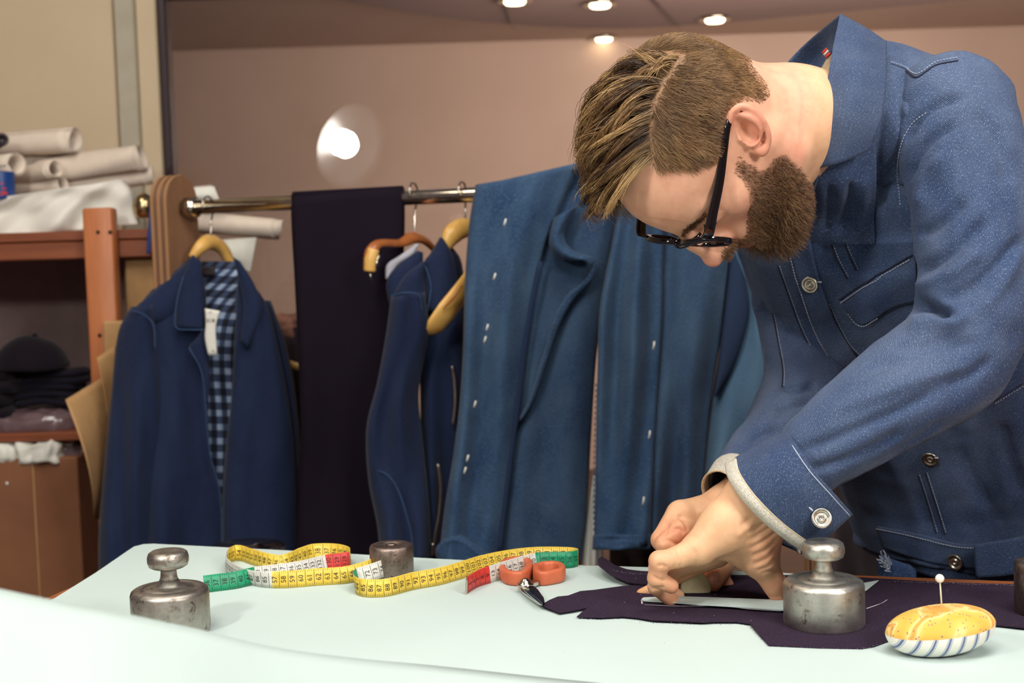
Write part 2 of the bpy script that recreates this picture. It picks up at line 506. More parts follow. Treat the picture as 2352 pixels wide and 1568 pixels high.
# ================================================================== generic hanging cloth
def fold_fn(seed, n=4, amp=0.012, hi=1.9):
    r = np.random.default_rng(seed)
    fr = r.uniform(.45, hi, n); ph = r.uniform(0, 6.28, n); dr = r.uniform(-1.2, 1.2, n); am = r.uniform(0.4, 1.0, n) * amp / np.sqrt(fr)
    def f(s, v):
        z = np.zeros_like(s)
        for k in range(n):
            z = z + am[k] * np.sin(6.28 * fr[k] * (s + dr[k] * (v - 0.5) * 0.5) + ph[k] + 1.5 * np.sin(3 * v + ph[k]))
        return z * (0.35 + 0.65 * v)
    return f
def garment(name, Lp, Rp, Y, thick, mat, parent=None, nu=30, nv=48, fold=None, back=0.6, flatness=0.45, smoothpath=True):
    """closed soft shape between a left and a right outline (picture points at depth Y)"""
    s_ = crom if smoothpath else lin
    def dep(P):
        return [(p[0], p[1], p[2] if len(p) > 2 else (Y(p[0], p[1]) if callable(Y) else Y)) for p in P]
    A, B = s_(dep(Lp), nv), s_(dep(Rp), nv)
    s = np.linspace(0, 1, nu); V = []; UV = []
    run = 0.0
    for j in range(nv):
        v = j / (nv - 1)
        if j:
            run += np.linalg.norm(at(*((A[j] + B[j]) / 2)) - at(*((A[j - 1] + B[j - 1]) / 2)))
        C = A[j][None] * (1 - s[:, None]) + B[j][None] * s[:, None]
        prof = np.clip(np.sin(math.pi * s), 0, 1) ** flatness
        fo = fold(s, np.full_like(s, v)) * prof if fold is not None else 0 * s
        wd = np.linalg.norm(at(*B[j]) - at(*A[j]))
        front = [at(C[i][0], C[i][1], C[i][2] - thick * prof[i] - fo[i]) for i in range(nu)]
        rear = [at(C[i][0], C[i][1], C[i][2] + back * thick * prof[i] + 0.4 * fo[i]) for i in range(nu - 2, 0, -1)]
        V += front + rear
        UV += [(wd * s[i], run) for i in range(nu)] + [(wd * (2 - s[i]), run) for i in range(nu - 2, 0, -1)]
    n = 2 * nu - 2
    F = gridfaces(n, nv, True)
    F.append(tuple(range(n - 1, -1, -1))); F.append(tuple(range((nv - 1) * n, nv * n)))
    return mk(name, V, F, mat, parent, uv=UV)
def strip_px(name, pts, r, mat, parent, n=None, flat=1.0, seg=8):
    """thin cord or seam through picture points (px,py,Y)"""
    P = crom([at(*p) for p in pts], n or 6 * len(pts))
    V, F = tube(P, r, seg, flat=flat)
    return mk(name, V, F, mat, parent)
def dashes(name, pts, Y, length, gap, r, mat, parent):
    """row of small stitches, each a short raised thread, joined"""
    P = crom([at(p[0], p[1], p[2] if len(p) > 2 else Y) for p in pts], 400)
    d = np.concatenate([[0], np.cumsum(np.linalg.norm(np.diff(P, axis=0), axis=1))])
    parts = []; t = 0.0
    while t + length < d[-1]:
        q = np.stack([np.interp([t, t + length * 0.5, t + length], d, P[:, k]) for k in range(3)], 1)
        parts.append(tube(q, r, 5)); t += length + gap
    V, F = join(*parts)
    return mk(name, V, F, mat, parent)

# ================================================================== shelf rack on the left
SY = 2.86
rack = thing('shelf_rack', at(245, 1390, SY) * np.array([1, 1, 0]), 'pine storage rack with screwed upright, behind the cutting table on the left', 'shelf')
a0, a1 = at(209, 900, SY)[0], at(277, 900, SY)[0]
zt = at(245, 476, SY)[2]
V, F = bbox_mesh((a0, SY, 0), (a1, SY + 0.045, zt), 0.006, 2); post = mk('upright', V, F, M_pine, rack)
M_screw = plain('screw_head', S(58, 40, 30), 0.4, 0.6)
for x, y in ((225, 533), (253, 533), (229, 770)):
    c = at(x, y, SY)
    V, F = lathe([(0.001, 0), (0.0045, 0), (0.004, 0.0016), (0.001, 0.002)], 16); mk('screw', rot_to(V, (0, -1, 0)) + c, F, M_screw, post)
V, F = bbox_mesh((a0, SY + 0.52, 0), (a1, SY + 0.565, zt), 0.006, 2); mk('upright', V, F, M_pine, rack)
zs = at(245, 527, SY)[2]
V, F = bbox_mesh((-2.2, SY + 0.046, zs - 0.022), (at(346, 530, SY)[0], SY + 0.56, zs), 0.003, 1); mk('shelf_board', V, F, M_pined, rack, smooth=False)
V, F = bbox_mesh((-2.2, SY + 0.05, zs - 0.062), (at(346, 530, SY)[0], SY + 0.075, zs - 0.0225), 0.003, 1); mk('shelf_rail', V, F, M_pined, rack, smooth=False)
zs2 = at(100, 1000, SY)[2]
V, F = bbox_mesh((-2.2, SY + 0.046, zs2 - 0.02), (a1, SY + 0.56, zs2), 0.003, 1); mk('shelf_board', V, F, M_pined, rack, smooth=False)
zs3 = 0.42
V, F = bbox_mesh((-2.2, SY + 0.046, zs3 - 0.02), (a1, SY + 0.56, zs3), 0.003, 1); mk('shelf_board', V, F, M_pined, rack, smooth=False)
M_shade = plain('wall_shade_grey', S(150, 130, 128), 0.9)  # grey for an added board that stands in for the shaded wall
V, F = bbox_mesh((-2.2, SY + 0.566, zs3), (a1, SY + 0.575, zs - 0.03)); mk('shade_board', V, F, M_shade, rack, smooth=False)

# paper rolls on the top shelf
def paper_roll(p0, p1, r, label, wob=0.0, seed=0):
    p0, p1 = np.asarray(p0), np.asarray(p1); ax_ = nrm(p1 - p0)
    x = nrm(np.cross(ax_, (0, 0, 1))); y = np.cross(x, ax_)
    n, m, turns = 120, 14, 3.0
    th = np.linspace(0, turns * 2 * math.pi, n); rr = r * (1 - 0.20 * th / th[-1])
    rg = np.random.default_rng(seed); ph = rg.uniform(0, 6.28, 3)
    V = []
    for j in range(m):
        t = j / (m - 1); c = p0 + (p1 - p0) * t
        wv = 1 + wob * (0.5 * np.sin(2 * th + ph[0] + 3 * t) + 0.4 * np.sin(3 * th + ph[1] - 5 * t))
        skew = 0.010 * np.sin(th * 0.5 + ph[2]) * (1 if j in (0, m - 1) else 0)
        V.append(c + (np.cos(th + ph[2]) * rr * wv)[:, None] * x + (np.sin(th + ph[2]) * rr * wv)[:, None] * y + skew[:, None] * ax_)
    V = np.concatenate(V)
    o = mk('paper_roll', V, gridfaces(n, m), M_roll)
    sd = o.modifiers.new('thick', 'SOLIDIFY'); sd.thickness = 0.0012
    tag(o, label, 'paper roll', 'rolled paper on the top shelf')
    return o
RY = SY + 0.28
def rollpx(a, b, rpx, label, Y0=None, Y1=None, wob=0.06, seed=0):
    Y0 = Y0 or RY; Y1 = Y1 or RY
    return paper_roll(at(*a, Y0), at(*b, Y1), rpx / ppm((Y0 + Y1) / 2), label, wob, seed)
rollpx((-160, 345), (168, 322), 27, 'uppermost wide paper roll with open end on the shelf pile', RY + .10, RY + 0.02, .05, 1)
rollpx((-120, 392), (178, 345), 30, 'creased paper roll right below the uppermost roll', RY + .08, RY + .10, .10, 2)
rollpx((90, 398), (322, 362), 29, 'crumpled paper roll whose open end nearly reaches the pale wall strip', RY + .05, RY + 0.05, .14, 3)
rollpx((-150, 392), (34, 378), 25, 'paper roll end above the blue tin', RY - .02, RY - 0.10, .04, 4)
rollpx((10, 412), (124, 388), 20, 'thin paper roll end right of the blue tin', RY + .06, RY - 0.06, .08, 5)
rollpx((110, 432), (345, 402), 24, 'flattened paper roll at the bottom of the pile', RY + .06, RY + .09, .16, 6)
rollpx((40, 440), (140, 424), 17, 'small paper roll behind the white folded bundle', RY + .02, RY - .03, .08, 7)
rollpx((290, 472), (480, 440), 16, 'paper roll poking out behind the plywood panel above the rail', RY + .12, RY + .12, .10, 8)
# dark ended tube at the left edge
c = at(2, 322, RY - 0.1)
V, F = lathe([(0.001, 0), (0.009, 0.0), (0.009, 0.012), (0.015, 0.012), (0.015, -0.4), (0.001, -0.4)], 28)
o = mk('cardboard_tube', rot_to(V, (0.55, -0.8, 0.05)) + c, F, M_dark); tag(o, 'dark round tube end at the left picture edge among the paper rolls', 'tube')
# folded white bundle
M_bund = plain('white_film', S(226, 224, 214), 0.7, c2=S(212, 208, 198), nscale=7, bstr=1.0, bscale=14)
bun = garment('folded_paper', [(-60, 462), (-60, 500), (-60, 552)], [(282, 412), (304, 440), (322, 514)], SY + 0.16, 0.07, M_bund, None, 70, 40,
              fold_fn(5, 7, 0.016, 4.0), 1.2, 0.3)
tag(bun, 'thick folded bundle of white paper lying on the top shelf behind the upright', 'paper')
# blue tin with red print
c = at(2, 458, SY + 0.12); r = 33 / ppm(SY + .12); hgt = 62 / ppm(SY + .12)
M_blue = plain('tin_blue', S(20, 62, 128), 0.4); M_redp = plain('red_print', S(190, 48, 40), 0.6)
tin = thing('blue_tin', c, 'blue tin with red print standing on the white bundle', 'tin')
V, F = lathe([(0.001, 0), (r * 0.97, 0), (r, 0.003), (r, hgt - 0.003), (r * 0.97, hgt), (0.001, hgt)], 40, c); mk('can', V, F, M_blue, tin)
prs = []
for k, (zz, a0_, a1_) in enumerate(((0.52, -66, -56), (0.34, -62, -48), (0.20, -68, -44), (0.12, -70, -58), (0.14, -54, -42))):
    aa = np.radians(np.linspace(a0_, a1_, 6)); R2 = r + 0.0004
    vv = [c + np.array([R2 * math.cos(x), R2 * math.sin(x), hgt * zz]) for x in aa] + [c + np.array([R2 * math.cos(x), R2 * math.sin(x), hgt * (zz + 0.07)]) for x in aa]
    prs.append((vv, gridfaces(6, 2)))
V, F = join(*prs); mk('red_print', V, F, M_redp, tin)
# brass pot, knob and ribbons beside the plywood
M_brass = metal('brass', (0.55, 0.42, 0.22), 0.22, nscale=20, pit=0)
c = at(332, 500, SY + 0.14)
V, F = lathe([(0.001, 0), (0.018, 0.0), (0.024, 0.012), (0.026, 0.028), (0.022, 0.044), (0.012, 0.052), (0.006, 0.056), (0.001, 0.057)], 36, c)
o = mk('brass_bell', V, F, M_brass); tag(o, 'small shiny brass bell between the white bundle and the plywood panel', 'bell')
rb = thing('ribbon_bunch', at(352, 462, SY + 0.02), 'blue and red ribbons hanging beside the plywood panel', 'ribbon')
for pts, cc, w in ((((349, 462), (346, 500), (343, 545), (341, 583)), S(24, 60, 130), .0045), (((355, 466), (352, 520), (350, 560), (349, 585)), S(112, 24, 32), .004),
                   (((353, 470), (358, 510), (364, 560), (366, 640)), S(190, 180, 168), .0018), (((358, 470), (360, 530), (362, 590), (363, 650)), S(60, 24, 48), .004)):
    P = crom([at(x, y, SY + 0.02) for x, y in pts], 24); V, F = tube(P, w, 8, flat=0.35); mk('ribbon', V, F, plain('ribbon_tint', cc, 0.6), rb)
V, F = lathe([(0.001, -0.006), (0.0045, -0.004), (0.006, 0.0), (0.0045, 0.004), (0.001, 0.006)], 20, at(362, 471, SY + 0.02)); mk('bead', V, F, M_steel, rb)
# hanging sheets on the right of the rack: kraft pattern cards
def sheet(name, quad, Y, mat, label, cat, bow=0.05, th=0.0012, n=20, group=None, parent=None):
    """stiff card: quad = TL,TR,BR,BL picture points with depth; bowed"""
    q = [at(x, y, yy) for x, y, yy in quad]; V = []
    for j in range(n):
        v = j / (n - 1); a = q[0] * (1 - v) + q[3] * v; b = q[1] * (1 - v) + q[2] * v
        for i in range(n):
            u = i / (n - 1)
            V.append(a * (1 - u) + b * u + np.array([0, -bow * math.sin(math.pi * v) * (1 - u), 0]) + np.array([bow * 0.55 * math.sin(math.pi * v) * (1 - u), 0, 0]))
    o = mk(name, V, gridfaces(n, n), mat, parent)
    sd = o.modifiers.new('thick', 'SOLIDIFY'); sd.thickness = th
    if label: tag(o, label, cat, group)
    return o
sheet('kraft_card', [(150, 918, 2.66), (262, 850, 2.84), (280, 1200, 2.82), (215, 1190, 2.72)], 0, M_kraft, 'curled kraft card jutting out left of the hanging denim jacket', 'card', 0.07, group='kraft pattern cards')
sheet('kraft_card', [(222, 822, 2.80), (262, 795, 2.84), (300, 1100, 2.84), (250, 1010, 2.80)], 0, M_kraft, 'narrow wood-grained card between the upright and the jacket sleeve', 'card', 0.02, group='kraft pattern cards')
sheet('kraft_card', [(238, 738, 2.845), (300, 735, 2.85), (310, 900, 2.85), (240, 850, 2.845)], 0, M_kraft, 'pale card overlapping the pine upright above the jacket sleeve', 'card', 0.0, group='kraft pattern cards')
sheet('kraft_card', [(287, 582, 2.95), (366, 588, 2.95), (366, 900, 2.95), (290, 900, 2.95)], 0, M_kraft, 'flat brown card standing between the upright and the plywood panel', 'card', 0.0, group='kraft pattern cards')

# dark folded clothes on the lower shelf
M_blackd = denim('black_denim', S(18, 10, 20), S(30, 22, 32), S(52, 46, 60), 0.002, 8, 0.5, 0.2, 0.15)
M_inkd = denim('ink_denim', S(20, 16, 30), S(32, 30, 46), S(66, 66, 88), 0.002, 8, 0.5, 0.2, 0.2)
cap = thing('knit_hat', at(70, 850, SY + .14), 'black soft hat on top of the dark clothes pile', 'hat')
c = at(72, 845, SY + 0.14); R_ = 84 / ppm(SY + .14)
V, F = lathe([(R_ * math.cos(t), R_ * 0.88 * math.sin(t)) for t in np.linspace(0, 1.54, 14)], 40, c); V = V + 0.006 * vnoise(V, 14)[:, None]; mk('crown', V, F, M_blackd, cap)
V, F = lathe([(0.001, 0.005), (0.006, 0.004), (0.007, 0.0), (0.001, -0.003)], 16, c + np.array([0.012, 0, R_ * 0.88])); mk('top_button', V, F, M_blackd, cap)
def folded(name, x0, x1, y0, y1, Y, layers, mat, label):
    """a garment folded flat: stacked rounded layers seen from their folded edge"""
    t = thing(name, at((x0 + x1) / 2, y1, Y), label, 'trousers', 'folded dark clothes on the lower shelf')
    for k in range(layers):
        ya, yb = y0 + (y1 - y0) * k / layers, y0 + (y1 - y0) * (k + 1) / layers
        dx = 12 * math.sin(2.1 * k)
        n = 26; a = np.linspace(0, 1, n)
        pth = [at(x0 + dx + (x1 - x0) * u, (ya + yb) / 2 + 5 * math.sin(3 * u + k) , Y) for u in a]
        rr = (yb - ya) * 0.54 / ppm(Y)
        V, F = tube(pth, [rr * min(1, 0.35 + 6 * min(u, 1 - u)) for u in a], 14)
        V = np.asarray(V); ym = np.mean([p[1] for p in pth]); V[:, 1] = ym + (V[:, 1] - ym) * 4.0
        V = V + 0.004 * vnoise(V, 22)[:, None]
        mk('fold_layer', V, F, mat, t)
    return t
folded('folded_trousers', 30, 208, 842, 935, SY + 0.16, 5, M_inkd, 'dark folded trousers with rounded fold edges under the black hat')
folded('folded_trousers', -70, 50, 836, 965, SY + 0.14, 4, M_blackd, 'black folded trousers at the left picture edge under the hat')
def crumple(name, x0, x1, y0, y1, Y, dy, mat, label, cat, seed, amp=0.02, fr=28):
    a, b = at(x0, y1, Y), at(x1, y0, Y)
    c = (a + b) / 2; rad = np.array([abs(b[0] - a[0]) / 2, dy, abs(b[2] - a[2]) / 2])
    n, m = 64, 40
    th = np.linspace(0, 2 * math.pi, n, endpoint=False); ph = np.linspace(-1.5, 1.5, m)
    sg = lambda v, e: np.sign(v) * np.abs(v) ** e
    D = np.stack([sg(np.outer(np.cos(ph), np.cos(th)), .6), sg(np.outer(np.cos(ph), np.sin(th)), .6), np.repeat(sg(np.sin(ph), .6)[:, None], n, 1)], -1).reshape(-1, 3)
    P = c + D * rad
    rdg = lambda s, f: 1 - 2 * np.abs(vnoise(P + s, f))
    P = P + nrm(D) * (amp * (rdg(seed, fr) + 0.5 * rdg(seed + 3, fr * 2.1)))[:, None]
    P[:, 2] = np.maximum(P[:, 2], a[2])
    F = gridfaces(n, m, True); F.append(tuple(range(n - 1, -1, -1))); F.append(tuple(range((m - 1) * n, m * n)))
    o = mk(name, P, F, mat); tag(o, label, cat); return o
M_film = plain('clear_film', S(120, 100, 104), 0.12, c2=S(84, 62, 66), nscale=12, spec=0.8)
crumple('plastic_bag', 5, 192, 935, 998, SY + 0.17, 0.10, M_film, 'glossy clear plastic bag under the folded dark clothes', 'bag', 1.0, 0.006, 30)
crumple('crumpled_paper', -60, 74, 1008, 1052, SY + 0.13, 0.08, M_paper_w, 'white crumpled paper on the cardboard box, left half at picture edge', 'paper', 2.0, 0.011, 34)
crumple('crumpled_paper', 62, 166, 1000, 1056, SY + 0.12, 0.08, M_paper_w, 'white crumpled paper on the cardboard box nearer the upright', 'paper', 5.0, 0.012, 34)
crumple('plastic_bag', 160, 206, 1006, 1052, SY + 0.16, 0.08, M_film, 'dark glossy plastic wrap on the box right of the crumpled paper', 'bag', 7.0, 0.006, 40)
bx0, bx1, bz1 = -1.5, at(170, 1050, SY + 0.03)[0], at(100, 1054, SY + 0.03)[2]
box = thing('cardboard_box', ((bx0 + bx1) / 2, SY + 0.3, 0.42), 'tall brown cardboard box at the bottom left behind the table', 'box')
V, F = bbox_mesh((bx0, SY + 0.05, zs3), (bx1, SY + 0.53, bz1), 0.004, 2); mk('carton', V, F, M_box, box, smooth=False)
xx = at(62, 1200, SY)[0]
V, F = bbox_mesh((xx, SY + 0.0485, zs3 + .01), (xx + 0.003, SY + 0.052, bz1 - 0.002)); mk('seam', V, F, M_kraft, box, smooth=False)
c = at(16, 1110, SY + 0.048); V, F = lathe([(0.001, 0), (0.004, 0), (0.003, .001), (0.001, .001)], 12); mk('paper_fleck', rot_to(V, (0, -1, 0)) + c, F, M_paper_w, box)

# ================================================================== clothes rail
def RYL(px):
    return 2.72 - (px - 410) * 0.00032
rail = thing('clothes_rack', at(402, 1380, 2.74) * np.array([1, 1, 0]), 'clothes rack with chrome rail and rounded plywood end panel', 'clothes rack')
pts = [at(x, y, RYL(x)) for x, y in ((400, 478), (1090, 441))]
d = nrm(pts[1] - pts[0]); d[2] = 0; d = nrm(d)
p0 = pts[0]; p1 = p0 + d * 1.30
V, F = tube([p0, (p0 + p1) / 2, p1], 0.0145, 28); mk('rail', V, F, M_steel, rail)
V, F = tube([p0 + d * 0.03, p0 + d * 0.055], 0.021, 28); mk('rail_socket', V, F, M_steel, rail)
def ply_end(c):
    """plywood board with rounded top, edge plies showing"""
    nperp = np.array([-d[1], d[0], 0.0]); wv = 0.056; th = 0.040
    prof = [(-wv, -c[2])] + [(wv * math.cos(t), 0.012 + 0.055 * math.sin(t)) for t in np.linspace(math.pi, 0, 22)] + [(wv, -c[2])]
    n = len(prof)
    P = np.array([[c + nperp * a + np.array([0, 0, b]) + d * s for a, b in prof] for s in (-th / 2, th / 2)]).reshape(-1, 3)
    F = [tuple(range(n)), tuple(range(2 * n - 1, n - 1, -1))] + [(i, i + n, (i + 1) % n + n, (i + 1) % n) for i in range(n)]
    o = mk('end_panel', P, F, M_ply, rail, smooth=False)
    for k in range(5):
        s = -th / 2 + th * (k + 0.5) / 5
        Q = [c + nperp * a * 1.004 + np.array([0, 0, b * (1.004 if b > 0 else 1)]) + d * s for a, b in prof]
        V, F = tube(np.array(Q), 0.0011, 4); mk('ply_line', V, F, M_dark if k % 2 else M_kraft, o)
ply_end(p0 - d * 0.0); ply_end(p1)

M_hang = wood('hanger_wood', S(206, 156, 78), S(226, 182, 104), 5, (3, 3, 3), 0.3)
M_hangd = wood('hanger_wood_brown', S(140, 78, 38), S(170, 100, 52), 5, (3, 3, 3), 0.3)
def hook(parent, x, ytop, ybot, Y, lean=0):
    """wire hook over the rail"""
    c = at(x, ytop, Y); r = 0.021; b = at(x + lean, ybot, Y)
    a = np.linspace(math.radians(200), math.radians(-40), 16)
    P = [c + np.array([-(d[1]) * r * math.cos(t), d[0] * r * math.cos(t), r * math.sin(t) - 0.004]) for t in a]
    P = P + [np.array([P[-1][0], P[-1][1], P[-1][2] - 0.02]) * .5 + np.array([b[0], b[1], P[-1][2] - 0.02]) * .5] + [b * .75 + P[-1] * .25, b]
    V, F = tube(crom(P, 50), 0.0019, 8); return mk('hook', V, F, M_steel, parent)
def bar(parent, pts, r, mat, name='hanger_bar', flat=0.45, n=36):
    K = np.array([at(*p[:3]) for p in pts]); P = crom(K, n); kd_ = np.concatenate([[0], np.cumsum(np.linalg.norm(np.diff(K, axis=0), axis=1))]); rr = np.interp(np.linspace(0, kd_[-1], n), kd_, [(p[3] if len(p) > 3 else r) for p in pts])
    V, F = tube(P, rr, 16, flat=flat); return mk(name, V, F, mat, parent)

# ---------------------------------------------- denim garments on the rail
M_jk1 = denim('navy_denim', S(16, 20, 42), S(30, 42, 74), S(70, 92, 130), 0.0022, 7, 0.35, 0.2, 0.2, fold=0.12)
M_dr1 = denim('blue_denim', S(26, 42, 70), S(40, 68, 102), S(112, 146, 174), 0.0022, 8, 0.62, 0.25, 0.35, fold=0.10)
M_dr2 = denim('dusk_denim', S(30, 46, 76), S(44, 66, 96), S(108, 138, 160), 0.0022, 8, 0.6, 0.25, 0.35, fold=0.10)
M_dr3 = denim('faded_denim', S(44, 68, 98), S(72, 104, 134), S(120, 152, 168), 0.0022, 6, 0.6, 0.25, 0.35, fold=0.10)
M_navyf = plain('navy_patch', S(20, 40, 70), 0.9)
M_black = plain('black_wool', S(26, 18, 30), 0.95, c2=S(22, 14, 26), nscale=4, spec=0.15)
M_seam = plain('seam_thread', S(52, 80, 118), 0.9)
M_white = plain('white_thread', S(226, 224, 214), 0.8)
m, nt, B, N, L = nodes_of('plaid_lining')
vv = tc(N, L, 'UV'); sp = N.new('ShaderNodeSeparateXYZ'); L.new(vv, sp.inputs[0])
def stripes(src, per, lo):
    a = N.new('ShaderNodeMath'); a.operation = 'MULTIPLY'; a.inputs[1].default_value = 1 / per; L.new(src, a.inputs[0])
    f = N.new('ShaderNodeMath'); f.operation = 'FRACT'; L.new(a.outputs[0], f.inputs[0])
    g = N.new('ShaderNodeMath'); g.operation = 'GREATER_THAN'; g.inputs[1].default_value = lo; L.new(f.outputs[0], g.inputs[0]); return g.outputs[0]
ad = N.new('ShaderNodeMath'); ad.operation = 'ADD'; L.new(stripes(sp.outputs[0], .024, .5), ad.inputs[0]); L.new(stripes(sp.outputs[1], .03, .55), ad.inputs[1])
hv = N.new('ShaderNodeMath'); hv.operation = 'MULTIPLY'; hv.inputs[1].default_value = 0.5; L.new(ad.outputs[0], hv.inputs[0])
L.new(ramp(N, L, hv.outputs[0], [(0.1, S(22, 24, 40)), (0.5, S(56, 70, 100)), (0.9, S(150, 168, 196))]), B.inputs['Base Color']); B.inputs['Roughness'].default_value = 0.9
M_plaid = m

jk = thing('denim_jacket', at(470, 1340, 2.7), 'dark denim jacket with checked lining and white tag on a wooden hanger', 'jacket')
YJ = 2.72
garment('sleeve', [(300, 705), (272, 760), (256, 900), (240, 1060), (226, 1250), (232, 1420)], [(352, 700), (362, 800), (372, 950), (362, 1100), (352, 1250), (345, 1420)], YJ - .05, 0.045, M_jk1, jk, fold=fold_fn(1, 4, .012))
garment('back_panel', [(440, 600), (330, 720), (330, 1000), (325, 1420)], [(545, 600), (650, 800), (690, 1050), (700, 1420)], YJ + 0.03, 0.02, M_plaid, jk, fold=fold_fn(2, 3, .01))
garment('front_panel', [(436, 592), (318, 708), (330, 850), (332, 1050), (325, 1420)], [(470, 640), (474, 745), (452, 800), (474, 900), (484, 1050), (506, 1130), (512, 1420)], YJ - .035, 0.035, M_jk1, jk, fold=fold_fn(3, 5, .014))
garment('front_panel', [(546, 640), (540, 760), (532, 900), (512, 1120), (512, 1420)], [(550, 620), (608, 690), (640, 800), (668, 950), (680, 1100), (684, 1420)], YJ - .03, 0.03, M_jk1, jk, fold=fold_fn(4, 4, .012))
garment('sleeve', [(600, 690), (628, 800), (640, 950), (650, 1150), (655, 1420)], [(622, 690), (660, 800), (684, 950), (694, 1150), (696, 1420)], YJ + .02, 0.04, M_jk1, jk, fold=fold_fn(9, 3, .01))
garment('shoulder', [(446, 588), (398, 630), (345, 675), (300, 714)], [(466, 612), (445, 680), (402, 730), (345, 748)], YJ - .05, 0.018, M_jk1, jk, 18, 24, back=1)
garment('collar', [(442, 584), (418, 640), (404, 700), (406, 752)], [(462, 600), (466, 660), (468, 720), (472, 756)], YJ - .075, 0.01, M_jk1, jk, 16, 20, back=1)
garment('lapel', [(470, 752), (450, 778), (434, 798), (462, 850), (472, 920)], [(474, 752), (478, 790), (480, 830), (482, 870), (478, 930)], YJ - .078, 0.006, M_jk1, jk, 12, 20, back=1)
garment('collar', [(535, 590), (548, 640), (560, 700), (552, 780)], [(552, 600), (588, 660), (600, 720), (570, 800)], YJ - .06, 0.01, M_jk1, jk, 14, 20, back=1)
strip_px('collar_edge', [(420, 636, YJ - .09), (405, 700, YJ - .09), (405, 752, YJ - .09), (440, 757, YJ - .09), (470, 757, YJ - .09)], .0011, M_seam, jk)
strip_px('placket_edge', [(434, 798, YJ - .086), (462, 850, YJ - .086), (472, 930, YJ - .08), (482, 1040, YJ - .075), (505, 1130, YJ - .075), (510, 1330, YJ - .075)], .0011, M_seam, jk)
strip_px('shoulder_seam', [(300, 712, YJ - .095), (330, 722, YJ - .095), (352, 745, YJ - .095), (356, 800, YJ - .095)], .0010, M_seam, jk)
tagp = garment('size_tag', [(470, 708), (472, 745), (470, 775), (478, 816)], [(506, 714), (496, 750), (497, 780), (499, 814)], YJ - .10, 0.002, M_paper_w, jk, 10, 14, back=1)
M_ink = plain('ink', S(40, 36, 40), 0.7)
M_lbl = plain('woven_label', S(40, 30, 36), 0.7)
garment('neck_label', [(463, 612), (463, 632)], [(494, 612), (494, 632)], YJ + .00, 0.002, M_lbl, jk, 8, 6, back=1)
hg = thing('coat_hanger', at(485, 660, YJ), 'pale wooden hanger inside the checked-lining jacket', 'hanger', 'wooden hangers on the rail')
bar(hg, [(440, 592, YJ - .06, .008), (462, 566, YJ - .05, .014), (484, 556, YJ - .01, .018), (510, 570, YJ + .02, .016), (532, 610, YJ + .04, .013), (546, 660, YJ + .05, .010)], .012, M_hang, flat=0.8)
hook(hg, 478, 470, 553, RYL(478), 4)

tr = thing('black_trousers', at(780, 1340, 2.62), 'black wool trousers draped over the clothes rail', 'trousers')
garment('front_leg', [(672, 452), (668, 480), (676, 640), (684, 800), (690, 1000), (684, 1150), (672, 1420)], [(925, 430), (930, 470), (926, 600), (908, 700), (890, 850), (880, 1000), (880, 1420)], 2.545, 0.025, M_black, tr, fold=fold_fn(12, 4, .016))
garment('rear_leg', [(690, 452), (690, 800), (690, 1420)], [(918, 430), (915, 700), (905, 1420)], 2.655, 0.02, M_black, tr, fold=fold_fn(13, 4, .01))
garment('waist_fold', [(672, 440), (668, 452), (672, 470)], [(926, 426), (931, 440), (928, 462)], 2.60, 0.055, M_black, tr, 24, 10, back=1.0, flatness=.3)
# trouser clip hanger + zip jacket
ch = thing('trouser_hanger', at(900, 600, 2.56), 'wooden clip hanger with bent ends and metal clips', 'hanger', 'wooden hangers on the rail')
YH = 2.545
bar(ch, [(848, 622, YH - .10, .012), (853, 580, YH - .10, .013), (868, 560, YH - .09, .009), (920, 558, YH - .04, .009), (950, 545, YH, .014), (975, 552, YH + .03, .011), (1000, 575, YH + .06, .009)], .010, M_hangd, flat=0.7)
bar(ch, [(849, 623, YH - .103, .011), (852, 595, YH - .103, .0125), (858, 572, YH - .102, .011)], .011, M_hang, 'bar_end', 0.75, 14)
hook(ch, 950, 440, 541, RYL(950), 0)
for (x0, y0, x1, y1) in ((872, 585, 856, 630), (849, 622, 852, 645)):
    bar(ch, [(x0, y0, YH - .10, .002), ((x0 + x1) / 2, (y0 + y1) / 2, YH - .105, .004), (x1, y1, YH - .10, .003)], .003, M_steel, 'clip', 0.6, 12)
zj = thing('zip_jacket', at(960, 1340, 2.52), 'dark denim jacket with metal zips hanging beside the black trousers', 'jacket')
garment('sleeve', [(898, 680), (886, 770), (866, 880), (842, 980), (846, 1100), (868, 1220), (880, 1420)], [(976, 670), (985, 760), (962, 900), (970, 1000), (985, 1150), (1000, 1420)], 2.44, 0.045, M_jk1, zj, fold=fold_fn(21, 4, .016))
garment('front_panel', [(1010, 545), (960, 640), (960, 760), (965, 900), (968, 1100), (985, 1420)], [(1018, 545), (1060, 600), (1066, 760), (1060, 1000), (1045, 1420)], 2.50, 0.03, M_jk1, zj, fold=fold_fn(22, 4, .012))
garment('collar', [(1012, 545), (990, 580), (972, 605), (975, 660), (985, 715)], [(1016, 545), (1032, 570), (1045, 605), (1050, 660), (1030, 715)], 2.455, 0.014, M_jk1, zj, 14, 20, back=1)
garment('yoke', [(970, 600), (930, 632), (905, 672)], [(985, 600), (975, 640), (980, 690)], 2.455, 0.02, M_jk1, zj, 14, 14, back=1)
garment('undershirt_collar', [(955, 560), (920, 585), (888, 608), (885, 640)], [(962, 562), (950, 585), (915, 608), (893, 642)], 2.49, 0.006, plain('grey_lining', S(176, 174, 184), 0.8), zj, 12, 16, back=1)
garment('undershirt', [(960, 575), (915, 608), (888, 645), (894, 700)], [(972, 580), (970, 620), (950, 650), (920, 690)], 2.475, 0.012, M_jk1, zj, 14, 16, back=1)
strip_px('collar_edge', [(974, 605, 2.438), (984, 630, 2.438), (990, 660, 2.438), (986, 690, 2.438), (982, 715, 2.438)], .0010, M_seam, zj)
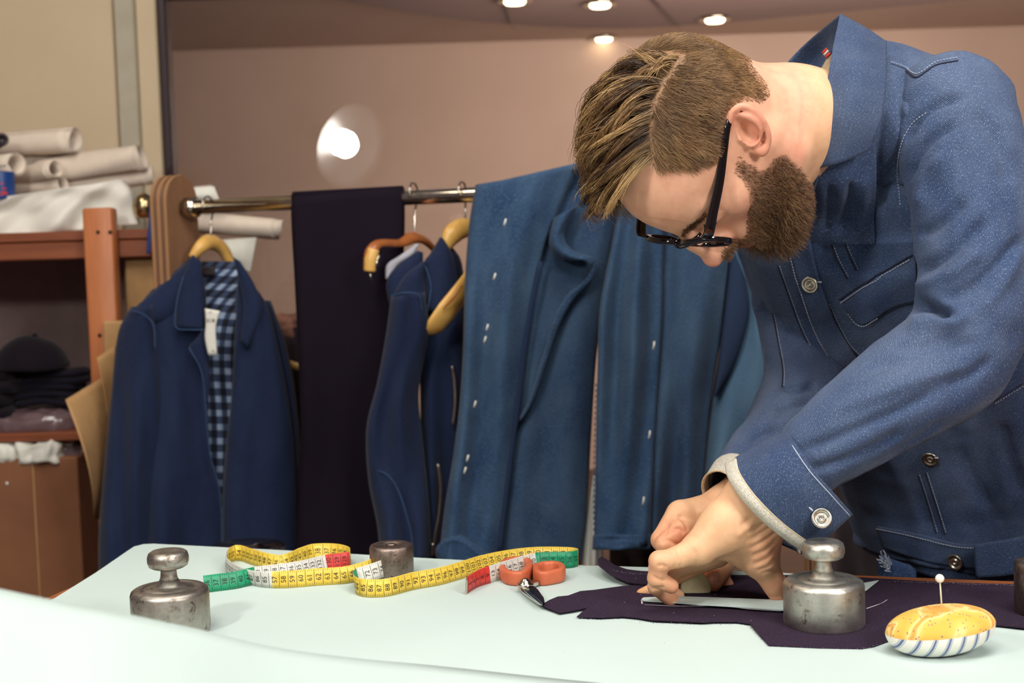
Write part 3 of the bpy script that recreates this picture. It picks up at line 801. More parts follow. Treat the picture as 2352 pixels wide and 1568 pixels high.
strip_px('sleeve_seam', [(898, 678, 2.40), (930, 672, 2.392), (960, 676, 2.40), (968, 700, 2.41), (970, 740, 2.42)], .0010, M_seam, zj)
strip_px('elbow_patch_seam', [(866, 1080, 2.405), (890, 1090, 2.393), (912, 1120, 2.388), (930, 1170, 2.385), (945, 1230, 2.39), (950, 1300, 2.39)], .0010, M_seam, zj)
M_zip = metal('zip_teeth', (0.55, 0.45, 0.34), 0.3, nscale=300, pit=0.6)
strip_px('zip', [(1006, 1065, 2.43), (1012, 1120, 2.43), (1008, 1180, 2.43), (1000, 1225, 2.43), (994, 1260, 2.43)], .0028, M_zip, zj)
strip_px('zip', [(1038, 840, 2.462), (1044, 880, 2.462), (1045, 930, 2.462), (1040, 975, 2.462)], .0024, M_zip, zj)
strip_px('zip_puller', [(994, 1248, 2.425), (992, 1275, 2.425)], .004, M_steel, zj, flat=.5)
h2 = thing('coat_hanger', at(1040, 600, 2.5), 'pale wooden hanger with broad rounded arm beside the blue draped jeans', 'hanger', 'wooden hangers on the rail')
bar(h2, [(1022, 572, 2.47, .010), (1038, 540, 2.48, .020), (1062, 524, 2.5, .020), (1085, 528, 2.51, .016), (1120, 560, 2.53, .012)], .015, M_hang, flat=0.8)
bar(h2, [(1120, 560, 2.49, .012), (1092, 620, 2.44, .019), (1060, 668, 2.41, .023), (1025, 715, 2.39, .026), (1000, 748, 2.385, .023), (990, 762, 2.385, .013), (986, 768, 2.385, .002)], .02, M_hang, 'hanger_arm', 0.35)
bar(h2, [(1062, 655, 2.378, .0012), (1040, 685, 2.368, .0030), (1018, 710, 2.368, .0012)], .003, M_hangd, 'arm_groove', .4, 12)
hook(h2, 1062, 438, 524, RYL(1062), 6)

# big blue jeans draped over the rail
def draped(label, loc, group='denim pieces draped over the rail'):
    return thing('draped_jeans', loc, label, 'jeans', group)
YD = 2.36
j1 = draped('blue denim jeans with white basting stitches draped over the rail, left half', at(1200, 1290, YD))
garment('leg_panel', [(1092, 428), (1078, 510), (1068, 640), (1064, 790), (1056, 920), (1042, 1040), (1022, 1160), (1006, 1300)], [(1334, 372), (1296, 452), (1244, 590), (1216, 742), (1192, 927), (1170, 1089), (1146, 1285)], YD, 0.035, M_dr1, j1, 44, 60, fold_fn(31, 5, .016), flatness=.3)
garment('leg_panel', [(1300, 380), (1258, 470), (1216, 600), (1200, 742), (1184, 927), (1162, 1089), (1138, 1300)], [(1470, 400), (1420, 520), (1395, 640), (1372, 800), (1358, 1000), (1348, 1180), (1334, 1300)], YD + .05, 0.04, M_dr2, j1, 44, 60, fold_fn(32, 5, .016), flatness=.3)
garment('rail_fold', [(1092, 424), (1090, 436), (1094, 452)], [(1520, 352), (1524, 380), (1500, 410)], YD + 0.06, 0.075, M_dr1, j1, 40, 12, fold_fn(33, 4, .02), back=1.0, flatness=.25)
garment('turned_fold', [(1272, 500), (1262, 540), (1264, 570), (1284, 592), (1310, 600)], [(1330, 470), (1296, 530), (1300, 556), (1318, 574), (1366, 592)], YD - .02, 0.028, M_dr1, j1, 18, 26, back=1)
garment('fly_edge', [(1366, 596), (1345, 640), (1300, 680), (1270, 740), (1245, 820), (1212, 920), (1192, 960)], [(1372, 600), (1362, 640), (1320, 688), (1286, 748), (1258, 826), (1224, 926), (1198, 968)], YD - .005, 0.012, M_dr1, j1, 10, 40, back=1)
garment('turned_hem', [(1018, 1238), (1000, 1262), (1010, 1300)], [(1060, 1228), (1100, 1258), (1130, 1300)], YD - .04, 0.016, M_dr1, j1, 16, 14, back=1)
strip_px('side_seam', [(1242, 600, YD - .02), (1214, 742, YD - .02), (1190, 927, YD - .018), (1168, 1089, YD - .018), (1146, 1270, YD - .018)], .0035, M_dr2, j1)
for x, y in ((1136, 635), (1114, 780), (1119, 752), (1091, 928), (1074, 1052), (1068, 1080), (1160, 510)):
    strip_px('basting_stitch', [(x + 2, y - 7, YD - .053), (x, y, YD - .056), (x - 2, y + 7, YD - .053)], .0018, M_white, j1, 8)
dashes('stitch_row', [(1362, 620, YD - .02), (1340, 650, YD - .02), (1300, 690, YD - .02), (1272, 750, YD - .02), (1248, 830, YD - .018), (1216, 930, YD - .018)], 0, .006, .003, .0010, M_seam, j1)
dashes('stitch_row', [(1010, 1250, YD - .058), (1036, 1240, YD - .06), (1062, 1245, YD - .06), (1095, 1268, YD - .06), (1120, 1290, YD - .06)], 0, .006, .003, .0014, M_seam, j1)
j2 = draped('blue denim jeans with a stitched bottom hem draped right of the basted pair', at(1440, 1260, YD))
garment('leg_panel', [(1440, 385), (1405, 560), (1378, 706), (1372, 850), (1368, 1050), (1364, 1252)], [(1540, 385), (1524, 568), (1520, 730), (1506, 970), (1500, 1100), (1494, 1252)], YD - .02, 0.035, M_dr1, j2, 40, 60, fold_fn(41, 5, .016), flatness=.3)
garment('leg_panel', [(1535, 385), (1518, 568), (1514, 730), (1500, 970), (1494, 1100), (1488, 1252)], [(1700, 390), (1674, 628), (1654, 790), (1630, 940), (1612, 1137), (1600, 1252)], YD + .02, 0.04, M_dr2, j2, 40, 60, fold_fn(42, 5, .016), flatness=.3)
garment('rail_fold', [(1440, 366), (1438, 385), (1442, 405)], [(1760, 350), (1764, 370), (1758, 392)], YD + 0.03, 0.06, M_dr1, j2, 40, 10, back=1.0, flatness=.25)
garment('hem', [(1362, 1228), (1360, 1262)], [(1496, 1226), (1494, 1262)], YD - .03, 0.042, M_dr1, j2, 36, 6, fold_fn(43, 4, .008), flatness=.3)
dashes('stitch_row', [(1368, 1240, YD - .076), (1430, 1244, YD - .082), (1488, 1242, YD - .076)], 0, .005, .004, .0012, M_seam, j2)
dashes('stitch_row', [(1369, 880, YD - .040), (1366, 1000, YD - .042), (1364, 1120, YD - .042), (1364, 1225, YD - .042)], 0, .006, .004, .0012, M_seam, j2)
for x, y in ((1502, 793), (1492, 998), (1478, 1150)):
    strip_px('basting_stitch', [(x + 1, y - 9, YD - .072), (x, y, YD - .075), (x - 2, y + 9, YD - .072)], .0016, M_white, j2, 8)
j3 = draped('faded denim leg with a dark blue patch hanging beside the man\'s chest', at(1690, 1200, YD))
garment('leg_panel', [(1680, 390), (1670, 620), (1654, 790), (1630, 940), (1612, 1137), (1606, 1300)], [(1780, 400), (1752, 640), (1775, 780), (1790, 890), (1770, 1000), (1710, 1150), (1690, 1300)], YD + .05, 0.045, M_dr3, j3, 36, 56, fold_fn(51, 4, .014), flatness=.35)
garment('dark_patch', [(1680, 560), (1668, 680), (1650, 830), (1640, 905)], [(1712, 640), (1720, 720), (1690, 830), (1644, 915)], YD - .003, 0.012, M_navyf, j3, 14, 30, back=1)
# white lining sheet and dim cloth below the jeans
o = garment('white_lining', [(1362, 1090), (1348, 1180), (1338, 1260), (1335, 1420)], [(1372, 1090), (1374, 1180), (1384, 1260), (1396, 1420)], YD + .07, 0.015, M_paper_w, None, 14, 20, fold_fn(55, 3, .01))
tag(o, 'white cloth strip hanging in the gap between the two draped jeans', 'cloth')
o = garment('olive_cloth', [(1400, 1230), (1400, 1420)], [(1640, 1240), (1640, 1420)], YD + .22, 0.04, plain('olive_cotton', S(66, 54, 40), .95, c2=S(36, 24, 26), nscale=16), None, 20, 20, fold_fn(56, 5, .03))
tag(o, 'dark olive cloth in the gap under the jeans hem', 'cloth')
o = garment('grey_trousers', [(1880, 800), (1880, 1100), (1870, 1420)], [(2060, 800), (2065, 1100), (2070, 1420)], 2.30, 0.05, plain('taupe_cotton', S(78, 66, 66), .95, c2=S(58, 46, 50), nscale=8), None, 24, 30, fold_fn(57, 4, .03))
tag(o, 'taupe cloth hanging behind the man\'s forearm', 'trousers')
# things in the gap between the checked jacket and the black trousers
o = garment('hung_blouse', [(640, 760), (646, 900), (660, 1100), (668, 1420), (668, 1880)], [(700, 745), (705, 900), (705, 1100), (705, 1420), (705, 1880)], 2.92, 0.03, plain('patterned_cloth', S(52, 34, 44), .9, c2=S(26, 16, 28), nscale=40), None, 16, 26, fold_fn(58, 4, .02))
tag(o, 'dark patterned garment in the gap left of the black trousers', 'garment')
h3 = thing('coat_hanger', at(670, 830, 2.88), 'brown hanger bar in the gap left of the black trousers', 'hanger', 'wooden hangers on the rail')
bar(h3, [(640, 822, 2.87), (668, 836, 2.86), (700, 846, 2.86)], .008, M_hang, flat=.6)
crumple('crumpled_scarf', 632, 700, 728, 790, 2.95, 0.05, plain('tan_scarf', S(170, 120, 100), .9, c2=S(80, 50, 52), nscale=30), 'tan and brown scarf heaped behind the jacket shoulder', 'scarf', 9.0, .01, 30)
# paper rolls and sheet behind the first hanger
o = paper_roll(at(430, 508, 2.98), at(640, 526, 2.98), 24 / ppm(2.98), 'white paper roll jutting out below the rail beside the hook', 0.05, 15)
sheet('hanging_paper', [(498, 552, 2.97), (590, 545, 2.97), (575, 625, 2.97), (520, 612, 2.97)], 0, M_paper_w, 'white paper corner hanging down behind the hanger', 'paper', 0.02)
sheet('hanging_paper', [(430, 432, 2.93), (492, 428, 2.93), (505, 462, 2.93), (440, 470, 2.93)], 0, M_paper_w, 'white paper sheet edge above the rail beside the plywood panel', 'paper', 0.02)

# ================================================================== cutting table
M_tabw = wood('table_oak', S(150, 84, 44), S(186, 112, 62), 2.5, (1, 16, 16), 0.4)
A, Bp = on(1300, 1292), on(2300, 1330)
ex = nrm((Bp - A) * np.array([1, 1, 0])); ey = np.array([-ex[1], ex[0], 0])     # ey points away from the camera
lc = on(112, 1376)
u0_ = (lc - A) @ ex - 0.012; u1_ = 1.35; w0_ = -1.02
def tb(u, w, z):
    return A * np.array([1, 1, 0]) + ex * u + ey * w + np.array([0, 0, z])
def tbox(u0, u1, w0, w1, z0, z1, bev=0.004):
    V, F = bbox_mesh((u0, w0, z0), (u1, w1, z1), bev, 2)
    return np.array([tb(*v) for v in V]), F
table = thing('cutting_table', tb((u0_ + u1_) / 2, w0_ / 2, 0), 'large wooden cutting table covered with white paper', 'table')
V, F = tbox(u0_, u1_, w0_, 0.0, TZ - 0.0405, TZ - 0.0008); mk('tabletop', V, F, M_tabw, table)
for uu in (u0_ + .08, u1_ - .14):
    for ww in (-0.10, w0_ + 0.04):
        V, F = tbox(uu, uu + .06, ww - .0, ww + .06, 0, TZ - 0.041); mk('leg', V, F, M_tabw, table)
V, F = tbox(u0_ + .14, u1_ - .14, -0.075, -0.05, TZ - .13, TZ - 0.041); mk('apron', V, F, M_tabw, table)
V, F = tbox(u0_ + .14, u1_ - .14, w0_ + .06, w0_ + 0.085, TZ - .13, TZ - 0.041); mk('apron', V, F, M_tabw, table)

# white paper with a few lint specks
m, nt, B, N, L = nodes_of('table_paper')
v = tc(N, L)
vo = N.new('ShaderNodeTexVoronoi'); vo.inputs['Scale'].default_value = 42; L.new(v, vo.inputs['Vector'])
sp = ramp(N, L, vo.outputs['Distance'], [(0.016, (1, 1, 1)), (0.03, (0, 0, 0))])
pick = N.new('ShaderNodeSeparateColor'); L.new(vo.outputs['Color'], pick.inputs[0])
gt = N.new('ShaderNodeMath'); gt.operation = 'GREATER_THAN'; gt.inputs[1].default_value = 0.90; L.new(pick.outputs[0], gt.inputs[0])
basep = ramp(N, L, noise(N, L, v, 3, 3), [(0.3, S(184, 200, 195)), (0.7, S(192, 208, 203))])
mu = N.new('ShaderNodeMath'); mu.operation = 'MULTIPLY'; L.new(gt.outputs[0], mu.inputs[0]); L.new(sp, mu.inputs[1])
L.new(mixc(N, L, mu.outputs[0], basep, S(70, 66, 70)), B.inputs['Base Color'])
B.inputs['Roughness'].default_value = 0.7; B.inputs['Specular IOR Level'].default_value = 0.25
bump(N, L, B, noise(N, L, v, 7, 3), 0.12, 0.004)
M_tpaper = m
pp = [(60, 1412), (130, 1372), (220, 1316), (290, 1268), (308, 1256), (330, 1250.5), (352, 1249.5), (700, 1267), (1000, 1284), (1290, 1298), (1500, 1304), (1800, 1317), (2000, 1330), (2352, 1350), (2560, 1362), (2600, 1700), (300, 1700), (-120, 1600)]
poly = [tuple(on(x, y)[:2]) for x, y in pp]
V, F = slab(poly, TZ, 0.0008, 0.06, lambda x, y: 0.0)
o = mk('paper_sheet', V, F, M_tpaper, smooth=False); tag(o, 'large white paper sheet spread over the cutting table', 'paper')
# curled-up foreground sheet
n = 70; crest = crom([(-260, 1290, .74), (-60, 1341, .76), (150, 1386, .80), (300, 1414, .83), (460, 1448, .87), (620, 1486, .92), (800, 1511, .98), (1000, 1530, 1.04), (1300, 1562, 1.065), (1800, 1610, 1.06), (2500, 1660, 1.05)], n)
V = []
mm_ = 22
for i in range(n):
    c = at(*crest[i]); c[2] = max(c[2], TZ + 0.0015)
    hgt = c[2] - TZ
    for j in range(mm_):
        t = j / (mm_ - 1)
        V.append((c[0] * (1 - 0.35 * t), c[1] - 0.42 * t, TZ + 0.0014 + max(0, hgt - 0.0014) * (math.cos(math.pi * min(1, t * 1.02)) * .5 + .5) * (1.0 + 0.0 * t)))
o = mk('curled_paper', V, gridfaces(mm_, n), M_tpaper); sd = o.modifiers.new('thick', 'SOLIDIFY'); sd.thickness = 0.0008; sd.offset = 1
tag(o, 'white paper sheet curling up in the near foreground, bottom left', 'paper')

# ---------------------------------------------- iron weights
M_w1 = metal('worn_steel', (0.60, 0.58, 0.52), 0.42, c2=(0.42, 0.40, 0.35), nscale=40, pit=0.4, patch=(60, (0.20, 0.16, 0.11), 0.58))
M_w2 = metal('darker_steel', (0.46, 0.43, 0.38), 0.42, c2=(0.28, 0.25, 0.22), nscale=40, pit=0.4, patch=(60, (0.13, 0.10, 0.07), 0.56))
M_w3 = metal('brown_iron', (0.34, 0.27, 0.23), 0.42, c2=(0.20, 0.15, 0.13), nscale=120, pit=0.6, patch=(150, (0.06, 0.04, 0.04), 0.58))
def knob_weight(c, s, mat, label):
    t = thing('tailor_weight', c, label, 'weight', 'tailor weights on the table')
    R = 0.0395 * s; H = 0.047 * s
    V, F = lathe([(0.001, 0), (R - .004, 0), (R - .001, .0012), (R, .004), (R, H - .006), (R - .0012, H - .0025), (R - .004, H - .0006), (R - .008, H),
                  (R - .013, H + .0002), (R - .0135, H - .0004), (R - .015, H - .0004), (R - .0155, H + .0002), (.017 * s, H + .0008), (.012 * s, H + .003), (.0098 * s, H + .008)], 72, c); mk('weight_body', V, F, mat, t)
    V, F = lathe([(.0098 * s, H + .007), (.0083 * s, H + .012), (.0080 * s, H + .017), (.0088 * s, H + .0215)], 48, c); mk('neck', V, F, mat, t)
    z = H + .021
    V, F = lathe([(.009 * s, z), (.0165 * s, z), (.0195 * s, z + .0018), (.0208 * s, z + .006), (.0208 * s, z + .0105), (.0195 * s, z + .0148), (.0165 * s, z + .0168), (.008 * s, z + .0170), (.003, z + .0162), (.001, z + .0162)], 56, c); mk('knob', V, F, mat, t)
    return t
cR = on(1893, 1436); knob_weight(cR, 1.0, M_w1, 'steel knob weight beside the yellow pincushion')
cL = on(394, 1452); knob_weight(cL, 1.0, M_w2, 'steel knob weight standing at the left behind the curled paper')
def plain_weight(c, R, H, mat, label):
    t = thing('tailor_weight', c, label, 'weight', 'tailor weights on the table')
    V, F = lathe([(0.001, 0), (R - .002, 0), (R, .002), (R, H - .0035), (R - .001, H - .001), (R - .0035, H), (.011, H), (.0105, H - .0012), (.001, H - .0012)], 64, c); mk('weight_body', V, F, mat, t)
    V, F = lathe([(0.001, H - .001), (.0065, H - .001), (.006, H + .0006), (.001, H + .0008)], 6, c); mk('plug', V, F, mat, t)
plain_weight(on(901, 1322), 0.0258, 0.038, M_w3, 'plain brown iron weight without knob behind the measuring tape')
plain_weight(on(2392, 1412), 0.0258, 0.055, M_w3, 'brown iron weight cut off by the right picture edge')
# shiny ring-shaped dish behind the far table edge
c = at(563, 1258, 2.05); 
stool = thing('metal_stool', c * np.array([1, 1, 0]), 'round metal stool top peeking over the far edge of the table', 'stool')
V, F = lathe([(0.012, -.012), (0.05, -.012), (0.062, -.008), (0.064, 0.0), (0.058, 0.003), (0.03, 0.001), (0.026, 0.006), (0.012, 0.007)], 48, c); mk('seat', V, F, metal('stool_metal', (.42, .36, .34), .2, nscale=10, pit=0), stool)
V, F = lathe([(0.001, 0), (0.15, 0.0), (0.15, 0.015), (0.03, 0.03), (0.014, 0.06), (0.014, c[2] - 0.01), (0.001, c[2] - 0.01)], 32, c * np.array([1, 1, 0])); mk('pedestal', V, F, M_dark, stool)

# ---------------------------------------------- dark denim pieces being cut
m, nt, B, N, L = nodes_of('raw_denim')
v = tc(N, L); B.inputs['Roughness'].default_value = 0.95; B.inputs['Specular IOR Level'].default_value = 0.1
vo = N.new('ShaderNodeTexVoronoi'); vo.inputs['Scale'].default_value = 150; L.new(v, vo.inputs['Vector'])
pick = N.new('ShaderNodeSeparateColor'); L.new(vo.outputs['Color'], pick.inputs[0])
gt = N.new('ShaderNodeMath'); gt.operation = 'GREATER_THAN'; gt.inputs[1].default_value = 0.90; L.new(pick.outputs[0], gt.inputs[0])
sp = ramp(N, L, vo.outputs['Distance'], [(0.07, S(170, 165, 172)), (0.16, S(48, 36, 50))])
bs = ramp(N, L, noise(N, L, v, 900, 2, .7), [(0.35, S(40, 30, 44)), (0.62, S(54, 42, 58)), (0.80, S(96, 86, 98))])
L.new(mixc(N, L, gt.outputs[0], bs, sp), B.inputs['Base Color']); bump(N, L, B, noise(N, L, v, 700, 3), .4, .0006)
M_raw = m
M_fray = plain('frayed_edge', S(140, 134, 150), 0.95, c2=S(70, 66, 90), nscale=500)
def onp(pts, z=TZ + .001):
    return [tuple(on(x, y, z)[:2]) for x, y in pts]
big = [(1242, 1397), (1262, 1385), (1281, 1377), (1305, 1375), (1333, 1364), (1366, 1361), (1432, 1350), (1500, 1346), (1560, 1330), (1640, 1322), (1730, 1325), (1830, 1328), (2000, 1334), (2352, 1345), (2500, 1350),
       (2500, 1462), (2352, 1448), (2290, 1441), (2236, 1438), (2120, 1452), (2035, 1476), (2008, 1486), (1980, 1491), (1880, 1489), (1765, 1484), (1742, 1460), (1722, 1437), (1690, 1432.5), (1640, 1433), (1614, 1435), (1500, 1430), (1460, 1423), (1430, 1420.5), (1380, 1423), (1325, 1421), (1338, 1411), (1352, 1402), (1318, 1408), (1285, 1413)]
fb = thing('fabric_piece', on(1800, 1400), 'large dark raw denim piece lying under the hands and the weight', 'fabric', 'cut denim pieces')
dz = lambda x, y: 0.0012 + 0.0011 * math.sin(21 * x + 9 * y) + 0.0008 * math.sin(43 * y - 12 * x)
V, F = slab(onp(big), TZ + .0012, 0.0012, 0.025, lambda x, y: max(0.0, dz(x, y))); mk('cloth', V, F, M_raw, fb, smooth=False)
def fray(pts, parent, amp=.0012, z=TZ + .0035, per=.0016, ln=.0035):
    P = lin([on(x, y, z) for x, y in pts], max(20, int(sum(np.linalg.norm(on(*pts[i + 1]) - on(*pts[i])) for i in range(len(pts) - 1)) / per)))
    parts = []; rg = np.random.default_rng(4)
    for p in P:
        a = rg.uniform(0, 6.28); q = p + np.array([math.cos(a) * ln * .7, math.sin(a) * ln, rg.uniform(0, .0012)]) * rg.uniform(.4, 1)
        parts.append(tube([p, (p + q) / 2 + rg.normal(0, .0004, 3), q], .00022, 3, caps=False))
    V, F = join(*parts); o = mk('frayed_threads', V, F, M_fray, parent); o['kind'] = 'stuff'; return o
fray([(1500, 1346), (1560, 1330), (1640, 1322), (1730, 1325), (1830, 1328), (2000, 1334), (2352, 1345)], fb)
fray([(1325, 1421), (1380, 1423), (1430, 1420.5), (1500, 1430), (1614, 1435), (1690, 1432.5), (1722, 1437), (1765, 1484), (1980, 1491), (2035, 1476)], fb, per=.003, ln=.0016)
tail = [(1376, 1326), (1374, 1312), (1382, 1300), (1394, 1303), (1412, 1312), (1440, 1317), (1500, 1320), (1600, 1320), (1600, 1345), (1500, 1350), (1440, 1348), (1400, 1338)]
fp = thing('fabric_piece', on(1450, 1335), 'narrow dark denim strip with curled end left of the hands', 'fabric', 'cut denim pieces')
x0t = on(1376, 1320)[0]
V, F = slab(onp(tail), TZ + .004, 0.0012, 0.012, lambda x, y: 0.010 * max(0, 1 - (x - x0t) / .05) ** 2); mk('cloth', V, F, M_raw, fp, smooth=False)
fray([(1382, 1298), (1394, 1302), (1412, 1311), (1440, 1316), (1500, 1319)], fp, z=TZ + .010)
# paper strip template, chalk marks, loose paper
o = thing('paper_strip', on(1640, 1388), 'white paper strip pinned down between thumb and fingers', 'paper')
V, F = slab([tuple(on(x, y, TZ + .0055)[:2]) for x, y in ((1473, 1378), (1478, 1374), (1545, 1371), (1600, 1372.5), (1700, 1376), (1800, 1380), (1840, 1382), (1840, 1404), (1798, 1402), (1700, 1395), (1600, 1389), (1540, 1384.5), (1480, 1381))], TZ + .0055, .0012, .03); mk('strip', V, F, M_tpaper, o, smooth=False)
M_chalk = plain('chalk_line', S(196, 190, 196), 1.0)
def mark(pts, r, label):
    P = crom([on(x, y, TZ + .0048) for x, y in pts], 30); V, F = tube(P, r, 6, flat=1); V[:, 2] = TZ + .0048 + (V[:, 2] - TZ - .0048) * .3
    o = mk('chalk_mark', V, F, M_chalk); tag(o, label, 'chalk mark', 'chalk marks on the denim')
mark([(1480, 1388), (1540, 1391), (1600, 1391), (1660, 1392), (1720, 1398), (1795, 1403)], .0005, 'thin chalk line drawn along the paper strip')
mark([(1990, 1397), (2008, 1391), (2025, 1385), (2038, 1377)], .0008, 'short slanted chalk line right of the steel weight')
mark([(1474, 1377), (1475, 1386)], .0010, 'tiny upright chalk tick at the tip of the paper strip')
V, F = slab([tuple(on(x, y, TZ + .005)[:2]) for x, y in ((1970, 1342), (2018, 1333.5), (1990, 1356), (1960, 1366))], TZ + .005, .0008, .03)
o = mk('paper_scrap', V, F, M_tpaper, smooth=False); tag(o, 'pale paper corner lying behind the steel weight', 'paper')

# ---------------------------------------------- measuring tape
M_ty = plain('tape_yellow', S(226, 196, 74), 0.45, c2=S(214, 180, 62), nscale=60)
M_tw = plain('tape_white', S(216, 214, 204), 0.45, c2=S(200, 198, 190), nscale=60)
M_tg = plain('tape_green', S(20, 150, 104), 0.45, c2=S(14, 132, 92), nscale=60)
M_tr = plain('tape_red', S(214, 66, 58), 0.45, c2=S(200, 54, 48), nscale=60)
#   picture point of the lower edge, lift, lean (y,x), section colour from here on, first number, step
path = [(470, 1361, 0, .004, 'g'), (500, 1357, 0, .005, 'g'), (545, 1351, 0, .006, 'g'), (588, 1340, .001, .006, 'w'), (640, 1333, .001, .007, 'w'), (700, 1324, .001, .006, 'w'), (752, 1311, .001, .004, 'r'),
        (790, 1306, 0, .002, 'r'), (806, 1302, 0, 0, 'y'), (800, 1292, 0, .002, 'y'), (765, 1284, 0, .004, 'y'), (725, 1284, 0, .006, 'y'), (692, 1294, 0, .007, 'y'), (655, 1310, 0, .008, 'y'), (620, 1309, 0, .008, 'y'), (580, 1297, 0, .005, 'y'),
        (545, 1287, 0, .002, 'y'), (522, 1296, 0, -.002, 'w'), (520, 1314, 0, -.004, 'w'), (545, 1331, 0, -.003, 'w'), (585, 1345, 0, -.002, 'w'), (625, 1350, 0, 0, 'y'), (670, 1349, 0, .004, 'y'), (730, 1344, 0, .004, 'y'), (790, 1340, 0, .003, 'y'),
        (835, 1330, 0.002, .006, 'y'), (870, 1317, .004, .006, 'y'), (889, 1312, .004, .002, 'y'), (893, 1318, .004, 0, 'w'), (875, 1327, .004, .003, 'w'), (850, 1336, .002, .004, 'w'), (828, 1343, 0, .003, 'g'), (816, 1354, 0, 0, 'y'), (822, 1366, 0, 0, 'y'), (845, 1371, 0, .003, 'y'),
        (890, 1369, 0, .004, 'y'), (950, 1354, 0, .005, 'y'), (1010, 1343, 0, .005, 'y'), (1060, 1329, 0, .005, 'y'), (1110, 1313, 0, .006, 'y'), (1170, 1300, 0, .006, 'y'), (1230, 1293, 0, .005, 'y'), (1290, 1293, 0, .003, 'y'), (1322, 1295, 0, 0, 'y'), (1328, 1299, 0, 0, 'g'),
        (1310, 1304, 0, .001, 'g'), (1270, 1305, 0, .002, 'g'), (1236, 1307, 0, .003, 'w'), (1180, 1322, 0, .004, 'w'), (1128, 1338, 0, .004, 'r'), (1098, 1348, 0, .003, 'r'), (1071, 1364, 0, .002, 'r')]
NT_ = 900
P = crom([(*on(x, y, TZ + .0012 + lf),) for x, y, lf, ln_, c_ in path], NT_)
# keep colours and leans by nearest knot along the arc
kn = np.array([on(x, y, TZ + .0012 + lf) for x, y, lf, ln_, c_ in path])
kd = np.concatenate([[0], np.cumsum(np.linalg.norm(np.diff(kn, axis=0), axis=1))])
tt = np.linspace(0, kd[-1], NT_)
ki = np.clip(np.searchsorted(kd, tt, side='right') - 1, 0, len(path) - 1)
lean = np.interp(tt, kd, [p[3] for p in path])
WT = 0.0195
T_ = nrm(np.gradient(P, axis=0))
updir = nrm(np.stack([0.15 * np.sin(tt * 30), 1.6 * lean / .01 * .45, np.ones(NT_)], 1))
updir = nrm(updir - T_ * np.sum(updir * T_, 1)[:, None])
V = np.concatenate([P + updir * WT * k / 3 for k in range(4)])
F = gridfaces(NT_, 4)
ci = {'y': 0, 'w': 1, 'g': 2, 'r': 3}
fmi = [ci[path[ki[i]][4]] for _ in range(3) for i in range(NT_ - 1)]
tape = thing('measuring_tape', P[NT_ // 2], 'yellow measuring tape with white, green and red sections coiled on the paper', 'measuring tape')
o = mk('tape_band', V, F, [M_ty, M_tw, M_tg, M_tr], tape, fm=fmi); sd = o.modifiers.new('thick', 'SOLIDIFY'); sd.thickness = 0.0005; sd.offset = 0
arc = np.concatenate([[0], np.cumsum(np.linalg.norm(np.diff(P, axis=0), axis=1))])
def tape_pt(s, w, off):
    i = np.clip(np.searchsorted(arc, s) - 1, 0, NT_ - 2); f = ((s - arc[i]) / np.maximum(arc[i + 1] - arc[i], 1e-9))[:, None]
    p = P[i] * (1 - f) + P[i + 1] * f; up_ = updir[i] * (1 - f) + updir[i + 1] * f; t = nrm(T_[i] * (1 - f) + T_[i + 1] * f)
    n_ = np.cross(t, up_)
    return p + up_ * w[:, None] + n_ * off[:, None], n_
_fcache = {}
def digits(txt):
    if txt not in _fcache:
        cu = bpy.data.curves.new('t', 'FONT'); cu.body = txt; cu.size = 1.0; cu.align_x = 'CENTER'; cu.align_y = 'CENTER'; cu.resolution_u = 2
        ob = bpy.data.objects.new('t', cu); COL.objects.link(ob)
        dg = bpy.context.evaluated_depsgraph_get(); me = bpy.data.meshes.new_from_object(ob.evaluated_get(dg))
        vv = np.array([v.co[:] for v in me.vertices]); ff = [tuple(p.vertices) for p in me.polygons]
        bpy.data.objects.remove(ob); bpy.data.curves.remove(cu); bpy.data.meshes.remove(me)
        _fcache[txt] = (vv, ff)
    return _fcache[txt]
def tape_marks(k0, k1, start, step, name, up=1):
    """numbers read across the band; side of the band facing the camera"""
    s0, s1 = np.interp([kd[k0], kd[k1]], tt, arc); num = start; parts = []; ticks = []
    s = s0 + 0.004
    while s < s1 - 0.003:
        i = min(np.searchsorted(arc, s), NT_ - 1); n_ = np.cross(T_[i], updir[i]); side = 1 if n_ @ (CAM - P[i]) > 0 else -1
        vv, ff = digits(str(num))
        off = np.full(len(vv), side * 0.00055)
        q, _ = tape_pt(s - side * vv[:, 1] * .0085, WT * 0.5 + vv[:, 0] * .0080 * up, off); parts.append((q, ff))
        sm = s + 0.005
        if sm < s1 - .001:
            a = np.array([sm - .00025, sm + .00025, sm + .00025, sm - .00025]); w = np.array([.0008, .0008, WT - .0008, WT - .0008])
            q, _ = tape_pt(a, w, np.full(4, side * .0005)); ticks.append((q, [(0, 1, 2, 3)]))
        for e in (0.000, 0.0025, .0075):
            for wv in ((0.0006, .0032), (WT - .0032, WT - .0006)):
                a = np.array([s + e - .00012, s + e + .00012, s + e + .00012, s + e - .00012]); w = np.array([wv[0], wv[0], wv[1], wv[1]])
                q, _ = tape_pt(a, w, np.full(4, side * .0005)); ticks.append((q, [(0, 1, 2, 3)]))
        num += step; s += 0.0100
    V, F = join(*parts, *ticks); return mk(name, V, F, M_ink, tape, smooth=False)
tape_marks(0, 3, 36, 1, 'numerals'); tape_marks(3, 6, 140, -1, 'numerals'); tape_marks(6, 8, 130, -1, 'numerals'); tape_marks(8, 17, 31, 1, 'numerals', 1)
tape_marks(17, 21, 99, -1, 'numerals'); tape_marks(21, 27, 57, 1, 'numerals'); tape_marks(28, 31, 75, -1, 'numerals'); tape_marks(32, 44, 82, 1, 'numerals')
